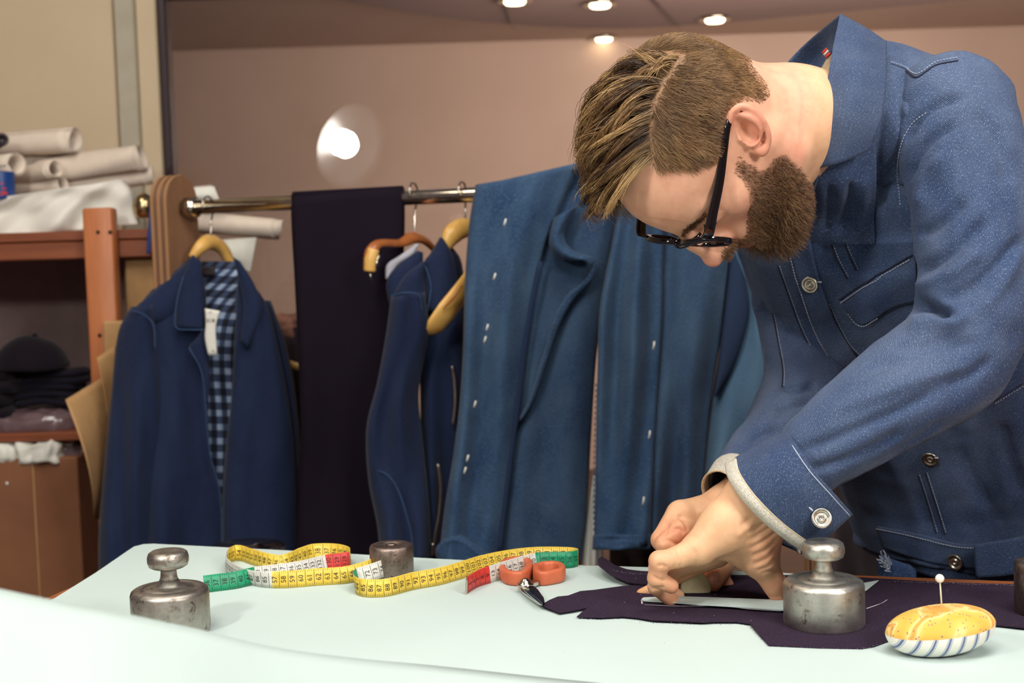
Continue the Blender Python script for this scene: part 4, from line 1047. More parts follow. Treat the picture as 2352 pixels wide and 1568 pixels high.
tape_marks(44, 47, 27, -1, 'numerals'); tape_marks(47, 49, 20, -1, 'numerals'); tape_marks(49, 51, 9, -1, 'numerals')
e0 = P[-1]; V = [e0 + T_[-1] * a + updir[-1] * b + np.cross(T_[-1], updir[-1]) * c_ for a in (-.0015, .0012) for b in (-.0003, WT + .0003) for c_ in (-.0007, .0007)]
F = [(0, 1, 3, 2), (4, 6, 7, 5), (0, 4, 5, 1), (2, 3, 7, 6), (0, 2, 6, 4), (1, 5, 7, 3)]; mk('metal_tip', V, F, M_steel, tape, smooth=False)

# ---------------------------------------------- orange snips
M_or = plain('orange_plastic', S(204, 108, 72), 0.45, c2=S(190, 94, 60), nscale=40)
M_bl = metal('blade_steel', (0.66, 0.64, 0.58), 0.2, nscale=30, pit=0.1)
M_bld = metal('blade_dark', (0.13, 0.13, 0.16), 0.25, nscale=30, pit=0.05)
sc = thing('snips', on(1215, 1345), 'open orange-handled snips lying by the tape end', 'scissors')
def ring(pts, z0, hgt, wid, name):
    """closed loop handle: rounded band swept around picture points"""
    C_ = np.array([on(x, y, z0) for x, y in pts]); C_ = np.vstack([C_, C_[:1]]); Q = crom(C_, 73)[:-1]; n = len(Q)
    T = nrm(np.roll(Q, -1, 0) - np.roll(Q, 1, 0)); Nn = np.cross(T, (0, 0, 1))
    prof = []
    for a in np.linspace(0, 2 * math.pi, 20, endpoint=False):
        ca, sa = math.cos(a), math.sin(a)
        prof.append((np.sign(ca) * abs(ca) ** .55 * wid, (np.sign(sa) * abs(sa) ** .55) * hgt / 2 + hgt / 2))
    V = np.array([[q + nn * a + np.array([0, 0, b]) for a, b in prof] for q, nn in zip(Q, Nn)]).reshape(-1, 3)
    k = len(prof); F = [(i * k + j, i * k + (j + 1) % k, ((i + 1) % n) * k + (j + 1) % k, ((i + 1) % n) * k + j) for i in range(n) for j in range(k)]
    return mk(name, V, F, M_or, sc)
ring([(1153, 1330), (1160, 1316), (1182, 1309), (1206, 1310), (1217, 1320), (1211, 1335), (1195, 1344), (1170, 1342)], TZ + .001, .0165, .0042, 'handle')
ring([(1232, 1326), (1250, 1321), (1274, 1320), (1290, 1326), (1288, 1336), (1268, 1341), (1246, 1344), (1234, 1338)], TZ + .001, .0165, .0042, 'handle')
def blade(pts, z0, th, mat, name):
    q = [on(x, y, z0) for x, y in pts]; n = len(q)
    V = q + [p + np.array([0, 0, th]) for p in q]
    F = [tuple(range(n - 1, -1, -1)), tuple(range(n, 2 * n))] + [(i, (i + 1) % n, (i + 1) % n + n, i + n) for i in range(n)]
    return mk(name, V, F, mat, sc, smooth=False)
blade([(1190, 1349), (1204, 1343), (1222, 1360), (1240, 1380), (1246, 1391), (1236, 1389), (1216, 1376), (1198, 1362)], TZ + .002, .003, M_bl, 'blade')
blade([(1196, 1344), (1214, 1340), (1236, 1360), (1249, 1378), (1251, 1388), (1246, 1391), (1228, 1374), (1208, 1356)], TZ + .0052, .003, M_bld, 'blade')
blade([(1195, 1346), (1201, 1344), (1222, 1364), (1244, 1386), (1245, 1391), (1226, 1376), (1207, 1360)], TZ + .0083, .0008, M_bl, 'blade_edge')
blade([(1214, 1342), (1234, 1336), (1240, 1342), (1222, 1349)], TZ + .003, .004, M_bl, 'tang')
c = on(1207, 1345, TZ + .008); V, F = lathe([(.001, 0), (.0088, 0), (.0095, .0015), (.009, .0032), (.0065, .0036), (.0062, .006), (.004, .0066), (.0035, .0082), (.001, .0085)], 32, c); mk('pivot_screw', V, F, M_steel, sc)

# ---------------------------------------------- pincushion with pin
c0 = on(2160, 1499); 
m, nt, B, N, L = nodes_of('yellow_paisley')
v = tc(N, L); B.inputs['Roughness'].default_value = 0.85
wv = N.new('ShaderNodeTexWave'); wv.wave_type = 'RINGS'; wv.inputs['Scale'].default_value = 20; wv.inputs['Distortion'].default_value = 4; wv.inputs['Detail'].default_value = 2; wv.inputs['Detail Scale'].default_value = 1.2
L.new(v, wv.inputs['Vector'])
b1 = ramp(N, L, wv.outputs['Fac'], [(0.0, S(226, 172, 72)), (0.55, S(230, 184, 90)), (0.8, S(236, 208, 138)), (1.0, S(220, 152, 66))])
vo = N.new('ShaderNodeTexVoronoi'); vo.inputs['Scale'].default_value = 330; L.new(v, vo.inputs['Vector'])
pick = N.new('ShaderNodeSeparateColor'); L.new(vo.outputs['Color'], pick.inputs[0])
gt = N.new('ShaderNodeMath'); gt.operation = 'GREATER_THAN'; gt.inputs[1].default_value = 0.62; L.new(pick.outputs[0], gt.inputs[0])
dt = ramp(N, L, vo.outputs['Distance'], [(0.2, (1, 1, 1)), (0.32, (0, 0, 0))])
mu = N.new('ShaderNodeMath'); mu.operation = 'MULTIPLY'; L.new(gt.outputs[0], mu.inputs[0]); L.new(dt, mu.inputs[1])
dots = ramp(N, L, pick.outputs[1], [(0.0, S(84, 96, 110)), (0.5, S(150, 84, 96)), (1.0, S(176, 110, 130))])
L.new(mixc(N, L, mu.outputs[0], b1, dots), B.inputs['Base Color']); bump(N, L, B, noise(N, L, v, 500, 3), .2, .0006)
M_pais = m
m, nt, B, N, L = nodes_of('ticking_stripe')
v = tc(N, L, 'UV'); B.inputs['Roughness'].default_value = 0.9
sp = N.new('ShaderNodeSeparateXYZ'); L.new(v, sp.inputs[0])
fr = N.new('ShaderNodeMath'); fr.operation = 'FRACT'; ml = N.new('ShaderNodeMath'); ml.operation = 'MULTIPLY'; ml.inputs[1].default_value = 1.0; L.new(sp.outputs[0], ml.inputs[0]); L.new(ml.outputs[0], fr.inputs[0])
rp = N.new('ShaderNodeValToRGB'); rp.color_ramp.interpolation = 'CONSTANT'; L.new(fr.outputs[0], rp.inputs[0])
cw, cb = S(236, 232, 222), S(104, 120, 160); el = rp.color_ramp.elements
for k, (p_, c_) in enumerate([(0, cw), (.30, cb), (.335, cw), (.39, cb), (.56, cw), (.615, cb), (.65, cw)]):
    if k < 2: e = el[k]; e.position = p_
    else: e = el.new(p_)
    e.color = (*c_, 1)
L.new(rp.outputs[0], B.inputs['Base Color']); bump(N, L, B, noise(N, L, tc(N, L), 700, 3), .2, .0005)
M_tick = m
pc = thing('pincushion', c0, 'oval pincushion, yellow paisley above blue striped ticking', 'pincushion')
RX, RYc, HZ = 0.0495, 0.034, 0.0235
def cush(t0, t1, name, mat, stripe=False):
    n, mm = 72, 22; V = []; UV = []
    for j in range(mm):
        ph = t0 + (t1 - t0) * j / (mm - 1)
        for i in range(n):
            th = 2 * math.pi * i / n
            x = RX * math.cos(th) * math.cos(ph) ** .82; y = RYc * math.sin(th) * math.cos(ph) ** .82
            tilt = 0.055 * x / RX * 0.09
            z = HZ + HZ * math.sin(ph) * (1.0 if ph < 0 else .80) + tilt * (1 if abs(ph) < 1.2 else .4)
            pk = 0.0007 * math.sin(th * 26) * max(0, 1 - abs(ph) * 2.5)
            V.append(c0 + np.array([x * (1 + pk * 8), y, max(z, 0.0004)])); UV.append((x / 0.0138 + 0.35 * (-z / .02) * (1 - x / RX) * 1.0, z))
    F = gridfaces(n, mm, True); F.append(tuple(range(n - 1, -1, -1)) if t0 < -1 else tuple(range((mm - 1) * n, mm * n)))
    return mk(name, V, F, mat, pc, uv=UV)
cush(-1.52, 0.02, 'striped_base', M_tick); cush(0.0, 1.54, 'paisley_top', M_pais)
pn = thing('pin', at(2164, 1402, c0[1]), 'pin with white ball head stuck in the pincushion', 'pin')
pa, pb = at(2165, 1420, c0[1]), at(2159, 1335, c0[1])
V, F = tube([pa, pb], .0007, 8); mk('shaft', V, F, plain('pin_cream', S(232, 220, 190), .3), pn)
a = np.linspace(-1.5, 1.5, 16); V, F = lathe([(.0040 * math.cos(t), .0040 * math.sin(t)) for t in a], 24, at(2158.5, 1328, c0[1])); mk('ball_head', V, F, plain('pearl_white', S(242, 236, 224), .2), pn)

# ================================================================== the man
# ---- signed-distance modelling with surface nets
class Field:
    def __init__(s, lo, hi, h):
        s.lo = np.asarray(lo, float); s.h = h
        s.n = np.ceil((np.asarray(hi, float) - s.lo) / h).astype(int) + 1
        s.d = np.full(s.n, 1e3, dtype=np.float32)
        s.ax = [(s.lo[k] + h * np.arange(s.n[k])).astype(np.float32) for k in range(3)]
    def _sl(s, lo, hi):
        a = np.clip(np.floor((np.asarray(lo) - s.lo) / s.h).astype(int), 0, s.n); b = np.clip(np.ceil((np.asarray(hi) - s.lo) / s.h).astype(int) + 1, 0, s.n)
        return tuple(slice(a[k], b[k]) for k in range(3))
    def _xyz(s, sl):
        return np.meshgrid(s.ax[0][sl[0]], s.ax[1][sl[1]], s.ax[2][sl[2]], indexing='ij', sparse=True)
    def _put(s, sl, v, k, sub):
        a = s.d[sl]
        if a.size == 0: return
        if sub: a = -a
        if k > 0:
            g = np.maximum(k - np.abs(a - v), 0) / k
            r = np.minimum(a, v) - g * g * k * 0.25
        else:
            r = np.minimum(a, v)
        s.d[sl] = -r if sub else r
    def ell(s, c, r, k=0.01, sub=False, M=None):
        c = np.asarray(c, float); r = np.asarray(r, float); m = r.max() + k + 3 * s.h
        sl = s._sl(c - m, c + m); X, Y, Z = s._xyz(sl); X, Y, Z = X - c[0], Y - c[1], Z - c[2]
        if M is not None:
            M = np.asarray(M); X, Y, Z = (M[0, 0] * X + M[0, 1] * Y + M[0, 2] * Z, M[1, 0] * X + M[1, 1] * Y + M[1, 2] * Z, M[2, 0] * X + M[2, 1] * Y + M[2, 2] * Z)
        k0 = np.sqrt((X / r[0]) ** 2 + (Y / r[1]) ** 2 + (Z / r[2]) ** 2); k1 = np.sqrt((X / r[0] ** 2) ** 2 + (Y / r[1] ** 2) ** 2 + (Z / r[2] ** 2) ** 2)
        s._put(sl, np.where(k1 > 1e-6, k0 * (k0 - 1) / np.maximum(k1, 1e-6), -r.min()), k, sub)
    def cap(s, a, b, ra, rb=None, k=0.006, sub=False):
        rb = ra if rb is None else rb
        a, b = np.asarray(a, float), np.asarray(b, float); m = max(ra, rb) + k + 3 * s.h
        sl = s._sl(np.minimum(a, b) - m, np.maximum(a, b) + m); X, Y, Z = s._xyz(sl); ab = b - a; L2 = max(ab @ ab, 1e-12)
        t = np.clip(((X - a[0]) * ab[0] + (Y - a[1]) * ab[1] + (Z - a[2]) * ab[2]) / L2, 0, 1)
        v = np.sqrt((X - a[0] - t * ab[0]) ** 2 + (Y - a[1] - t * ab[1]) ** 2 + (Z - a[2] - t * ab[2]) ** 2) - (ra + (rb - ra) * t)
        s._put(sl, v, k, sub)
    def chain(s, pts, k=0.006, sub=False):
        for p, q in zip(pts[:-1], pts[1:]):
            s.cap(p[0], q[0], p[1], q[1], k, sub)
    def mesh(s, smooth=1):
        d = s.d; sg = d < 0
        n = s.n
        c = np.zeros(n - 1, dtype=np.int8)
        for i in (0, 1):
            for j in (0, 1):
                for k in (0, 1):
                    c += sg[i:n[0] - 1 + i, j:n[1] - 1 + j, k:n[2] - 1 + k]
        act = np.argwhere((c > 0) & (c < 8))
        idx = np.full(n - 1, -1, dtype=np.int32); idx[tuple(act.T)] = np.arange(len(act))
        acc = np.zeros((len(act), 3)); cnt = np.zeros(len(act))
        corners = [(i, j, k) for i in (0, 1) for j in (0, 1) for k in (0, 1)]
        val = {cc: d[tuple((act + cc).T)] for cc in corners}
        for a in corners:
            for axx in range(3):
                if a[axx] == 0:
                    b = list(a); b[axx] = 1; b = tuple(b)
                    va, vb = val[a], val[b]; cr = (va < 0) != (vb < 0)
                    t = np.where(cr, va / np.where(cr, va - vb, 1), 0)
                    p = np.array(a, float)[None] + np.zeros((len(act), 3)); p[:, axx] += t
                    acc[cr] += p[cr]; cnt[cr] += 1
        V = s.lo + (act + acc / np.maximum(cnt, 1)[:, None]) * s.h
        Fs = []
        for axx in range(3):
            u, w = (axx + 1) % 3, (axx + 2) % 3
            slA = [slice(1, n[k] - 1) for k in range(3)]; slA[axx] = slice(0, n[axx] - 1); slB = list(slA); slB[axx] = slice(1, n[axx])
            A_, B_ = sg[tuple(slA)], sg[tuple(slB)]
            for fl in (False, True):
                e = np.argwhere((A_ & ~B_) if not fl else (~A_ & B_))
                if len(e) == 0: continue
                e = e + np.array([1 if k != axx else 0 for k in range(3)])
                o = lambda du, dw: idx[tuple((e - np.array([(du if k == u else dw if k == w else 0) for k in range(3)])).T)]
                q = np.stack([o(1, 1), o(0, 1), o(0, 0), o(1, 0)], 1)
                Fs.append(q if not fl else q[:, ::-1])
        F = np.concatenate(Fs); F = F[(F >= 0).all(1)]
        for _ in range(smooth):
            S_ = np.zeros_like(V); N_ = np.zeros(len(V))
            for a, b in ((0, 1), (1, 2), (2, 3), (3, 0)):
                np.add.at(S_, F[:, a], V[F[:, b]]); np.add.at(S_, F[:, b], V[F[:, a]]); np.add.at(N_, F[:, a], 1); np.add.at(N_, F[:, b], 1)
            V = V * 0.5 + 0.5 * S_ / np.maximum(N_, 1)[:, None]
        return V, F
def vnormals(V, F):
    n = np.zeros_like(V); fn = np.cross(V[F[:, 2]] - V[F[:, 0]], V[F[:, 3 if F.shape[1] > 3 else 1]] - V[F[:, 1 if F.shape[1] > 3 else 0]])
    for k in range(F.shape[1]): np.add.at(n, F[:, k], fn)
    return nrm(n)
def proj(P):
    v = np.asarray(P) - CAM; z = v @ FW
    return np.stack([PW / 2 + FPX * (v @ RT) / z, PH / 2 - FPX * (v @ UP) / z], -1)
def inpoly(Q, poly):
    x, y = Q[..., 0], Q[..., 1]; r = np.zeros(x.shape, bool); n = len(poly)
    for i in range(n):
        (x0, y0), (x1, y1) = poly[i], poly[(i + 1) % n]
        c_ = ((y0 > y) != (y1 > y)) & (x < (x1 - x0) * (y - y0) / ((y1 - y0) or 1e-9) + x0)
        r ^= c_
    return r
def polydist(Q, poly):
    """signed distance in pixels, positive inside"""
    d = np.full(Q.shape[:-1], 1e9); n = len(poly)
    for i in range(n):
        a = np.array(poly[i], float); b = np.array(poly[(i + 1) % n], float); ab = b - a
        t = np.clip(((Q - a) @ ab) / max(ab @ ab, 1e-9), 0, 1); d = np.minimum(d, np.linalg.norm(Q - a - t[..., None] * ab, axis=-1))
    return np.where(inpoly(Q, poly), d, -d)

# ---- head frame: x = his right, y = face forward, z = crown
HO = at(1638, 323, 1.44)
def camv(a, b, c):
    return a * RT + b * UP + c * FW
hf = nrm(camv(-.15, -.985, 0.02)); hu = camv(-.87, .13, -.48); hu = nrm(hu - hf * (hu @ hf)); hr = np.cross(hf, hu)
HM = np.stack([hr, hf, hu])
def h2w(p): return HO + np.asarray(p) @ HM
def w2h(p): return (np.asarray(p) - HO) @ HM.T
def hplane(px, py, x):
    """point of the head frame where a picture ray meets the plane x = const"""
    dd = ray(px, py); o = CAM - HO; t = (x - o @ hr) / (dd @ hr)
    return w2h(CAM + dd * t)
NB = w2h(at(1925, 292, 1.500))                        # base of the neck
f = Field((-.098, -.135, -.235), (.098, .155, .145), .0019)
f.ell((0, -.006, .047), (.075, .097, .081), 0)
f.ell((0, .030, .048), (.065, .0755, .065), .02)
f.ell((0, .034, -.022), (.060, .060, .082), .03)
NM = NB * .55 + np.array([0, -.028, -.025]) * .45; f.chain([((0, -.028, -.025), .060), (NM, .0545), (NB, .0500)], .05)
f.ell((0, .030, -.085), (.043, .050, .026), .02)
for sx in (-1, 1):
    f.ell((sx * .046, .053, -.006), (.022, .024, .020), .02)
    f.chain([((sx * .058, -.004, -.030), .016), ((sx * .055, .008, -.058), .017), ((sx * .040, .050, -.082), .016), ((sx * .016, .080, -.094), .015)], .02)
    f.cap((sx * .010, .093, .034), (sx * .046, .076, .034), .009, .008, .014)
f.ell((0, .084, -.092), (.022, .016, .017), .012)
f.ell((0, .086, -.052), (.030, .020, .024), .014)
for sx in (-1, 1):
    f.ell((sx * .033, .099, .012), (.018, .018, .013), .012, sub=True)
    f.ell((sx * .032, .0795, .012), (.0145, .0145, .0125), .004)
    f.cap((sx * .017, .090, .0105), (sx * .046, .080, .0115), .0028, .0022, .004)
f.chain([((0, .093, .030), .0085), ((0, .110, .006), .0092), ((0, .121, -.020), .0098)], .012)
f.ell((0, .100, -.012), (.0125, .022, .026), .010)
f.ell((0, .1255, -.0245), (.0115, .0105, .0100), .008)
for sx in (-1, 1):
    f.ell((sx * .0130, .112, -.0275), (.0085, .0125, .0085), .007)
    f.ell((sx * .0065, .118, -.0365), (.0040, .0060, .0045), .003, sub=True)
f.ell((0, .1005, -.0520), (.021, .0095, .0065), .006); f.ell((0, .0985, -.0640), (.018, .0095, .0070), .006)
f.cap((-.019, .104, -.058), (.019, .104, -.058), .0018, .0018, .003, sub=True); f.ell((0, .1115, -.058), (.015, .004, .0016), .003, sub=True)
# ears
def ear(mir):
    def E(px, py, x):
        p = hplane(px, py, x)
        return p * np.array([mir, 1, 1])
    hx = [(1674, 300, -.0730), (1676, 276, -.078), (1686, 254, -.083), (1702, 244, -.087), (1722, 249, -.090), (1742, 266, -.091), (1757, 288, -.090), (1764, 312, -.088), (1763, 330, -.085), (1756, 342, -.082)]
    P = crom([E(*p) for p in hx], 26)
    cc = np.mean([E(1712, 292, -.077)], 0)
    a = nrm(E(1690, 262, -.082) - E(1742, 330, -.080)); nn = np.array([-mir * -1.0, 0, 0]) * -1
    nx = nrm(np.cross(a, nrm(E(1745, 280, -.086) - E(1688, 310, -.074)))); b = np.cross(nx, a)
    M = np.stack([a, b, nx])
    f.ell(E(1714, 300, -.0715), (.022, .014, .008), .004, M=M)
    f.ell(E(1716, 296, -.0775), (.029, .0175, .0042), .004, M=M)
    f.chain([(p, .0034) for p in P], .002)
    f.chain([(E(1756, 342, -.082), .0042), (E(1750, 347, -.0795), .0052), (E(1738, 343, -.077), .005)], .004)              # lobe
    AH = crom([E(*p) for p in ((1694, 268, -.083), (1716, 268, -.0865), (1735, 284, -.088), (1741, 306, -.086), (1736, 322, -.083))], 12)
    f.chain([(p + np.array([-.0015 * mir, 0, 0]), .0034) for p in AH], .003)
    f.chain([(E(1698, 300, -.0765), .0040), (E(1706, 316, -.0775), .0045), (E(1724, 330, -.079), .0042), (E(1736, 326, -.0815), .0036)], .003)   # tragus and antitragus
    f.ell(E(1721, 306, -.0845), (.0135, .0095, .0110), .003, sub=True, M=M)
    f.ell(E(1703, 283, -.0862), (.013, .0042, .0045), .003, sub=True, M=M)
    f.ell(E(1722, 312, -.0800), (.0060, .0048, .0060), .002, sub=True, M=M)
ear(1); ear(-1)
HV, HF = f.mesh(1)
HN = vnormals(HV, HF)
# near-side picture position of every head point (far side mirrored), for colouring and hair
def nearpx(P):
    q = np.array(P); q[..., 0] = -np.abs(q[..., 0]); return proj(h2w(q))
SCALP = [(1240, 30), (1240, 505), (1400, 505), (1418, 496), (1428, 470), (1452, 412), (1486, 380), (1530, 384), (1580, 392), (1625, 385), (1650, 368), (1664, 350), (1668, 318), (1670, 290), (1678, 258), (1696, 238), (1725, 236), (1752, 240), (1772, 222), (1762, 190), (1730, 150), (1690, 30)]
BEARD = [(1668, 345), (1684, 352), (1712, 372), (1742, 390), (1756, 386), (1768, 372), (1790, 352), (1812, 352), (1835, 380), (1862, 430), (1880, 500), (1870, 580), (1800, 640), (1720, 640), (1700, 612), (1672, 600), (1650, 590), (1655, 570), (1672, 556), (1690, 548), (1712, 540), (1712, 505), (1722, 470), (1716, 440), (1700, 412), (1676, 392), (1662, 372)]
HPX = nearpx(HV)
c_sk = np.array(S(226, 174, 144)); c_red = np.array(S(212, 120, 100)); c_pal = np.array(S(232, 188, 146))
c_scalp = np.array(S(128, 98, 64)); c_lip = np.array(S(196, 92, 78)); c_bd = np.array(S(92, 64, 42))
hcol = np.repeat(c_sk[None], len(HV), 0)
def blend(colr, c_, w):
    w = np.clip(w, 0, 1)[:, None]; return colr * (1 - w) + c_ * w
g = lambda p, r: np.exp(-np.sum(((HV - np.asarray(p)) / r) ** 2, 1))
hcol = blend(hcol, c_pal, np.clip((-.06 - HV[:, 2]) / .03, 0, .8) * (HV[:, 1] < .03))
hcol = blend(hcol, c_red, .55 * g((0, .132, -.025), .014) + .35 * g((-.045, .06, -.012), .02) + .35 * g((.045, .06, -.012), .02))
earm = np.clip((np.abs(HV[:, 0]) - .0755) / .004, 0, 1) * (np.abs(HV[:, 1] + .01) < .04)
hcol = blend(hcol, c_red, .38 * earm)
hcol = blend(hcol, c_lip, 1.2 * np.clip(1 - np.linalg.norm((HV - np.array([0, .108, -.058])) / np.array([.021, .012, .0115]), axis=1) ** 4, 0, 1))
sd_s = polydist(HPX, SCALP); notear = 1 - earm
hcol = blend(hcol, c_scalp, np.clip(sd_s / 22, 0, .9) * notear * (HV[:, 2] > -.07))
sd_b = polydist(HPX, BEARD)
hcol = blend(hcol, c_bd, np.clip(sd_b / 20, 0, .7) * notear * (HV[:, 2] < .01))

# ---- hands
def hand_left():
    A_ = lambda x, y, Y: at(x, y, Y)
    pts = [A_(1455, 1395, 1.30), A_(1830, 1040, 1.42)]
    lo = np.minimum(*pts) - .03; hi = np.maximum(*pts) + .03; hi[0] = max(hi[0], at(1850, 1100, 1.36)[0])
    f = Field(lo, hi, .0015)
    f.chain([(A_(1840, 1050, 1.345), .022), (A_(1795, 1088, 1.342), .0285), (A_(1728, 1150, 1.336), .0285)], .01)
    f.chain([(A_(1724, 1150, 1.336), .0275), (A_(1668, 1206, 1.326), .0250), (A_(1605, 1258, 1.318), .0175)], .012)
    for q in ((1612, 1262, 1.345), (1628, 1264, 1.368), (1645, 1268, 1.388)):
        f.chain([(A_(1740, 1165, 1.345), .026), (A_(*q), .0165)], .012)
    f.chain([(A_(1742, 1170, 1.342), .0265), (A_(1736, 1225, 1.340), .0255), (A_(1742, 1278, 1.345), .0195), (A_(1775, 1335, 1.348), .0102), (A_(1786, 1374, 1.352), .0082)], .012)
    f.cap(A_(1700, 1245, 1.342), A_(1690, 1268, 1.345), .015, .011, .014)
    fin = [[(1608, 1258, 1.318, .0168), (1560, 1278, 1.314, .0112), (1516, 1290, 1.314, .0102), (1508, 1328, 1.318, .0092), (1542, 1346, 1.321, .0078)],
           [(1612, 1264, 1.345, .016), (1526, 1302, 1.345, .0105), (1509, 1346, 1.35, .0096), (1541, 1377, 1.356, .0080)],
           [(1628, 1266, 1.368, .016), (1545, 1306, 1.372, .0102), (1522, 1348, 1.378, .0090), (1556, 1368, 1.382, .0076)],
           [(1645, 1270, 1.388, .015), (1566, 1312, 1.392, .0102), (1512, 1350, 1.397, .0082), (1473, 1363, 1.401, .0056)]]
    for c_ in fin:
        ff = Field(lo, hi, .0015) if False else f
        f.chain([(A_(x, y, Y), r) for x, y, Y, r in c_], .0028)
    for (x, y, Y, r) in ((1506, 1283, 1.312, .0085), (1500, 1300, 1.344, .008), (1799, 1338, 1.347, .0055)):
        f.ell(A_(x + 6, y + 3, Y), (r, r, r), .006)
    return f.mesh(1)
def hand_right():
    A_ = lambda x, y, Y: at(x, y, Y)
    lo = np.array([at(1490, 1300, 1.39)[0] - .01, 1.375, .895]); hi = np.array([at(1770, 1100, 1.5)[0] + .01, 1.54, at(1600, 1090, 1.5)[2] + .03])
    f = Field(lo, hi, .0016)
    f.chain([(A_(1760, 1090, 1.50), .032), (A_(1680, 1160, 1.475), .027)], .01)
    for q in ((1566, 1184, 1.440, .0175), (1582, 1196, 1.462, .0175), (1604, 1212, 1.482, .017), (1630, 1226, 1.495, .016)):
        f.chain([(A_(1675, 1175, 1.472), .024), (A_(*q[:3]), q[3])], .014)
    f.chain([(A_(1680, 1190, 1.46), .024), (A_(1610, 1215, 1.45), .020)], .014)
    fin = [[(1564, 1184, 1.438, .0172), (1520, 1240, 1.420, .0118), (1552, 1285, 1.408, .0098), (1588, 1326, 1.404, .0078)],
           [(1584, 1196, 1.450, .0165), (1560, 1218, 1.415, .0118), (1528, 1250, 1.404, .0108), (1560, 1290, 1.404, .0090), (1598, 1330, 1.408, .0078)],
           [(1604, 1212, 1.475, .016), (1575, 1250, 1.432, .0112), (1620, 1300, 1.425, .0095), (1650, 1335, 1.424, .008)],
           [(1630, 1226, 1.49, .015), (1620, 1270, 1.455, .0105), (1650, 1315, 1.440, .0092), (1668, 1342, 1.430, .0082)]]
    for c_ in fin:
        f.chain([(A_(x, y, Y), r) for x, y, Y, r in c_], .0028)
    f.chain([(A_(1690, 1210, 1.450), .022), (A_(1672, 1270, 1.436), .0145), (A_(1652, 1308, 1.418), .0118), (A_(1637, 1338, 1.404), .0102)], .008)
    return f.mesh(1)
def crease(V, F, lines, keep=0.0):
    """press folds (depth>0) or raise ridges (depth<0) along traced lines on the side facing the camera"""
    N_ = vnormals(V, F); fac = np.clip(np.sum(N_ * nrm(CAM - V), 1) * 2.5, 0, 1); Q = proj(V); D = np.zeros(len(V))
    for pts, depth, w in lines:
        L_ = crom(np.array(pts, float), 24); m = (Q[:, 0] > L_[:, 0].min() - 3 * w) & (Q[:, 0] < L_[:, 0].max() + 3 * w) & (Q[:, 1] > L_[:, 1].min() - 3 * w) & (Q[:, 1] < L_[:, 1].max() + 3 * w)
        q = Q[m]; d = np.full(len(q), 1e9); tb_ = np.zeros(len(q))
        for a in range(23):
            A0, B0 = L_[a], L_[a + 1]; ab = B0 - A0; t = np.clip(((q - A0) @ ab) / max(ab @ ab, 1e-9), 0, 1); dd = np.linalg.norm(q - A0 - t[:, None] * ab, axis=1)
            tb_ = np.where(dd < d, (a + t) / 23, tb_); d = np.minimum(d, dd)
        D[m] -= depth * np.exp(-(d / w) ** 2) * np.clip(np.sin(np.clip(tb_, 0, 1) * math.pi) * 2.2, keep, 1)
    return V + N_ * (D * fac)[:, None]
LV, LF = hand_left(); RV, RF = hand_right()
LV = crease(LV, LF, [([(1715, 1226), (1750, 1205), (1785, 1182)], .0016, 5), ([(1712, 1244), (1752, 1222), (1790, 1196)], .0018, 5), ([(1716, 1262), (1756, 1242), (1790, 1214)], .0018, 5), ([(1722, 1280), (1760, 1262), (1789, 1234)], .0018, 5),
    ([(1728, 1298), (1762, 1282), (1787, 1254)], .0016, 5), ([(1736, 1312), (1765, 1300), (1785, 1276)], .0014, 4), ([(1700, 1210), (1745, 1180), (1775, 1150)], .0022, 9), ([(1690, 1235), (1730, 1195), (1750, 1170)], -.0016, 8),
    ([(1548, 1260), (1553, 1280), (1550, 1306)], .0012, 4), ([(1558, 1258), (1566, 1285), (1562, 1306)], .0009, 4), ([(1508, 1300), (1524, 1298), (1532, 1306)], .0020, 4), ([(1498, 1322), (1512, 1330), (1530, 1333)], .0016, 3.5),
    ([(1493, 1352), (1510, 1350), (1528, 1348)], .0014, 3.5), ([(1590, 1258), (1600, 1280), (1598, 1302)], .0007, 5), ([(1764, 1368), (1780, 1372), (1794, 1368)], .0008, 3), ([(1745, 1318), (1770, 1312), (1792, 1316)], .0010, 4)])
RV = crease(RV, RF, [([(1556, 1182), (1574, 1200), (1582, 1222)], .0020, 5), ([(1540, 1216), (1560, 1214), (1572, 1226)], .0022, 5), ([(1528, 1236), (1545, 1244), (1560, 1252)], .0020, 4.5), ([(1536, 1200), (1530, 1226), (1520, 1250)], .0012, 5), ([(1626, 1302), (1640, 1300), (1655, 1304)], .0008, 3), ([(1600, 1180), (1625, 1172), (1650, 1168)], -.0012, 8)])
def handcol(V, tips):
    c_ = np.repeat(np.array(S(226, 178, 138))[None], len(V), 0)
    for p, r in tips:
        c_ = blend(c_, np.array(S(210, 130, 102)), .6 * np.exp(-np.sum(((V - p) / r) ** 2, 1)))
    return c_
lcol = handcol(LV, [(at(1545, 1350, 1.32), .016), (at(1540, 1378, 1.355), .018), (at(1780, 1350, 1.35), .026), (at(1760, 1250, 1.33), .02), (at(1505, 1300, 1.315), .014)])
lcol = blend(lcol, np.array(S(206, 150, 84)), .8 * np.exp(-np.sum(((LV - at(1470, 1364, 1.40)) / .010) ** 2, 1)))
rcol = handcol(RV, [(at(1525, 1240, 1.41), .018), (at(1555, 1225, 1.41), .014), (at(1638, 1340, 1.405), .016), (at(1665, 1342, 1.425), .016)])

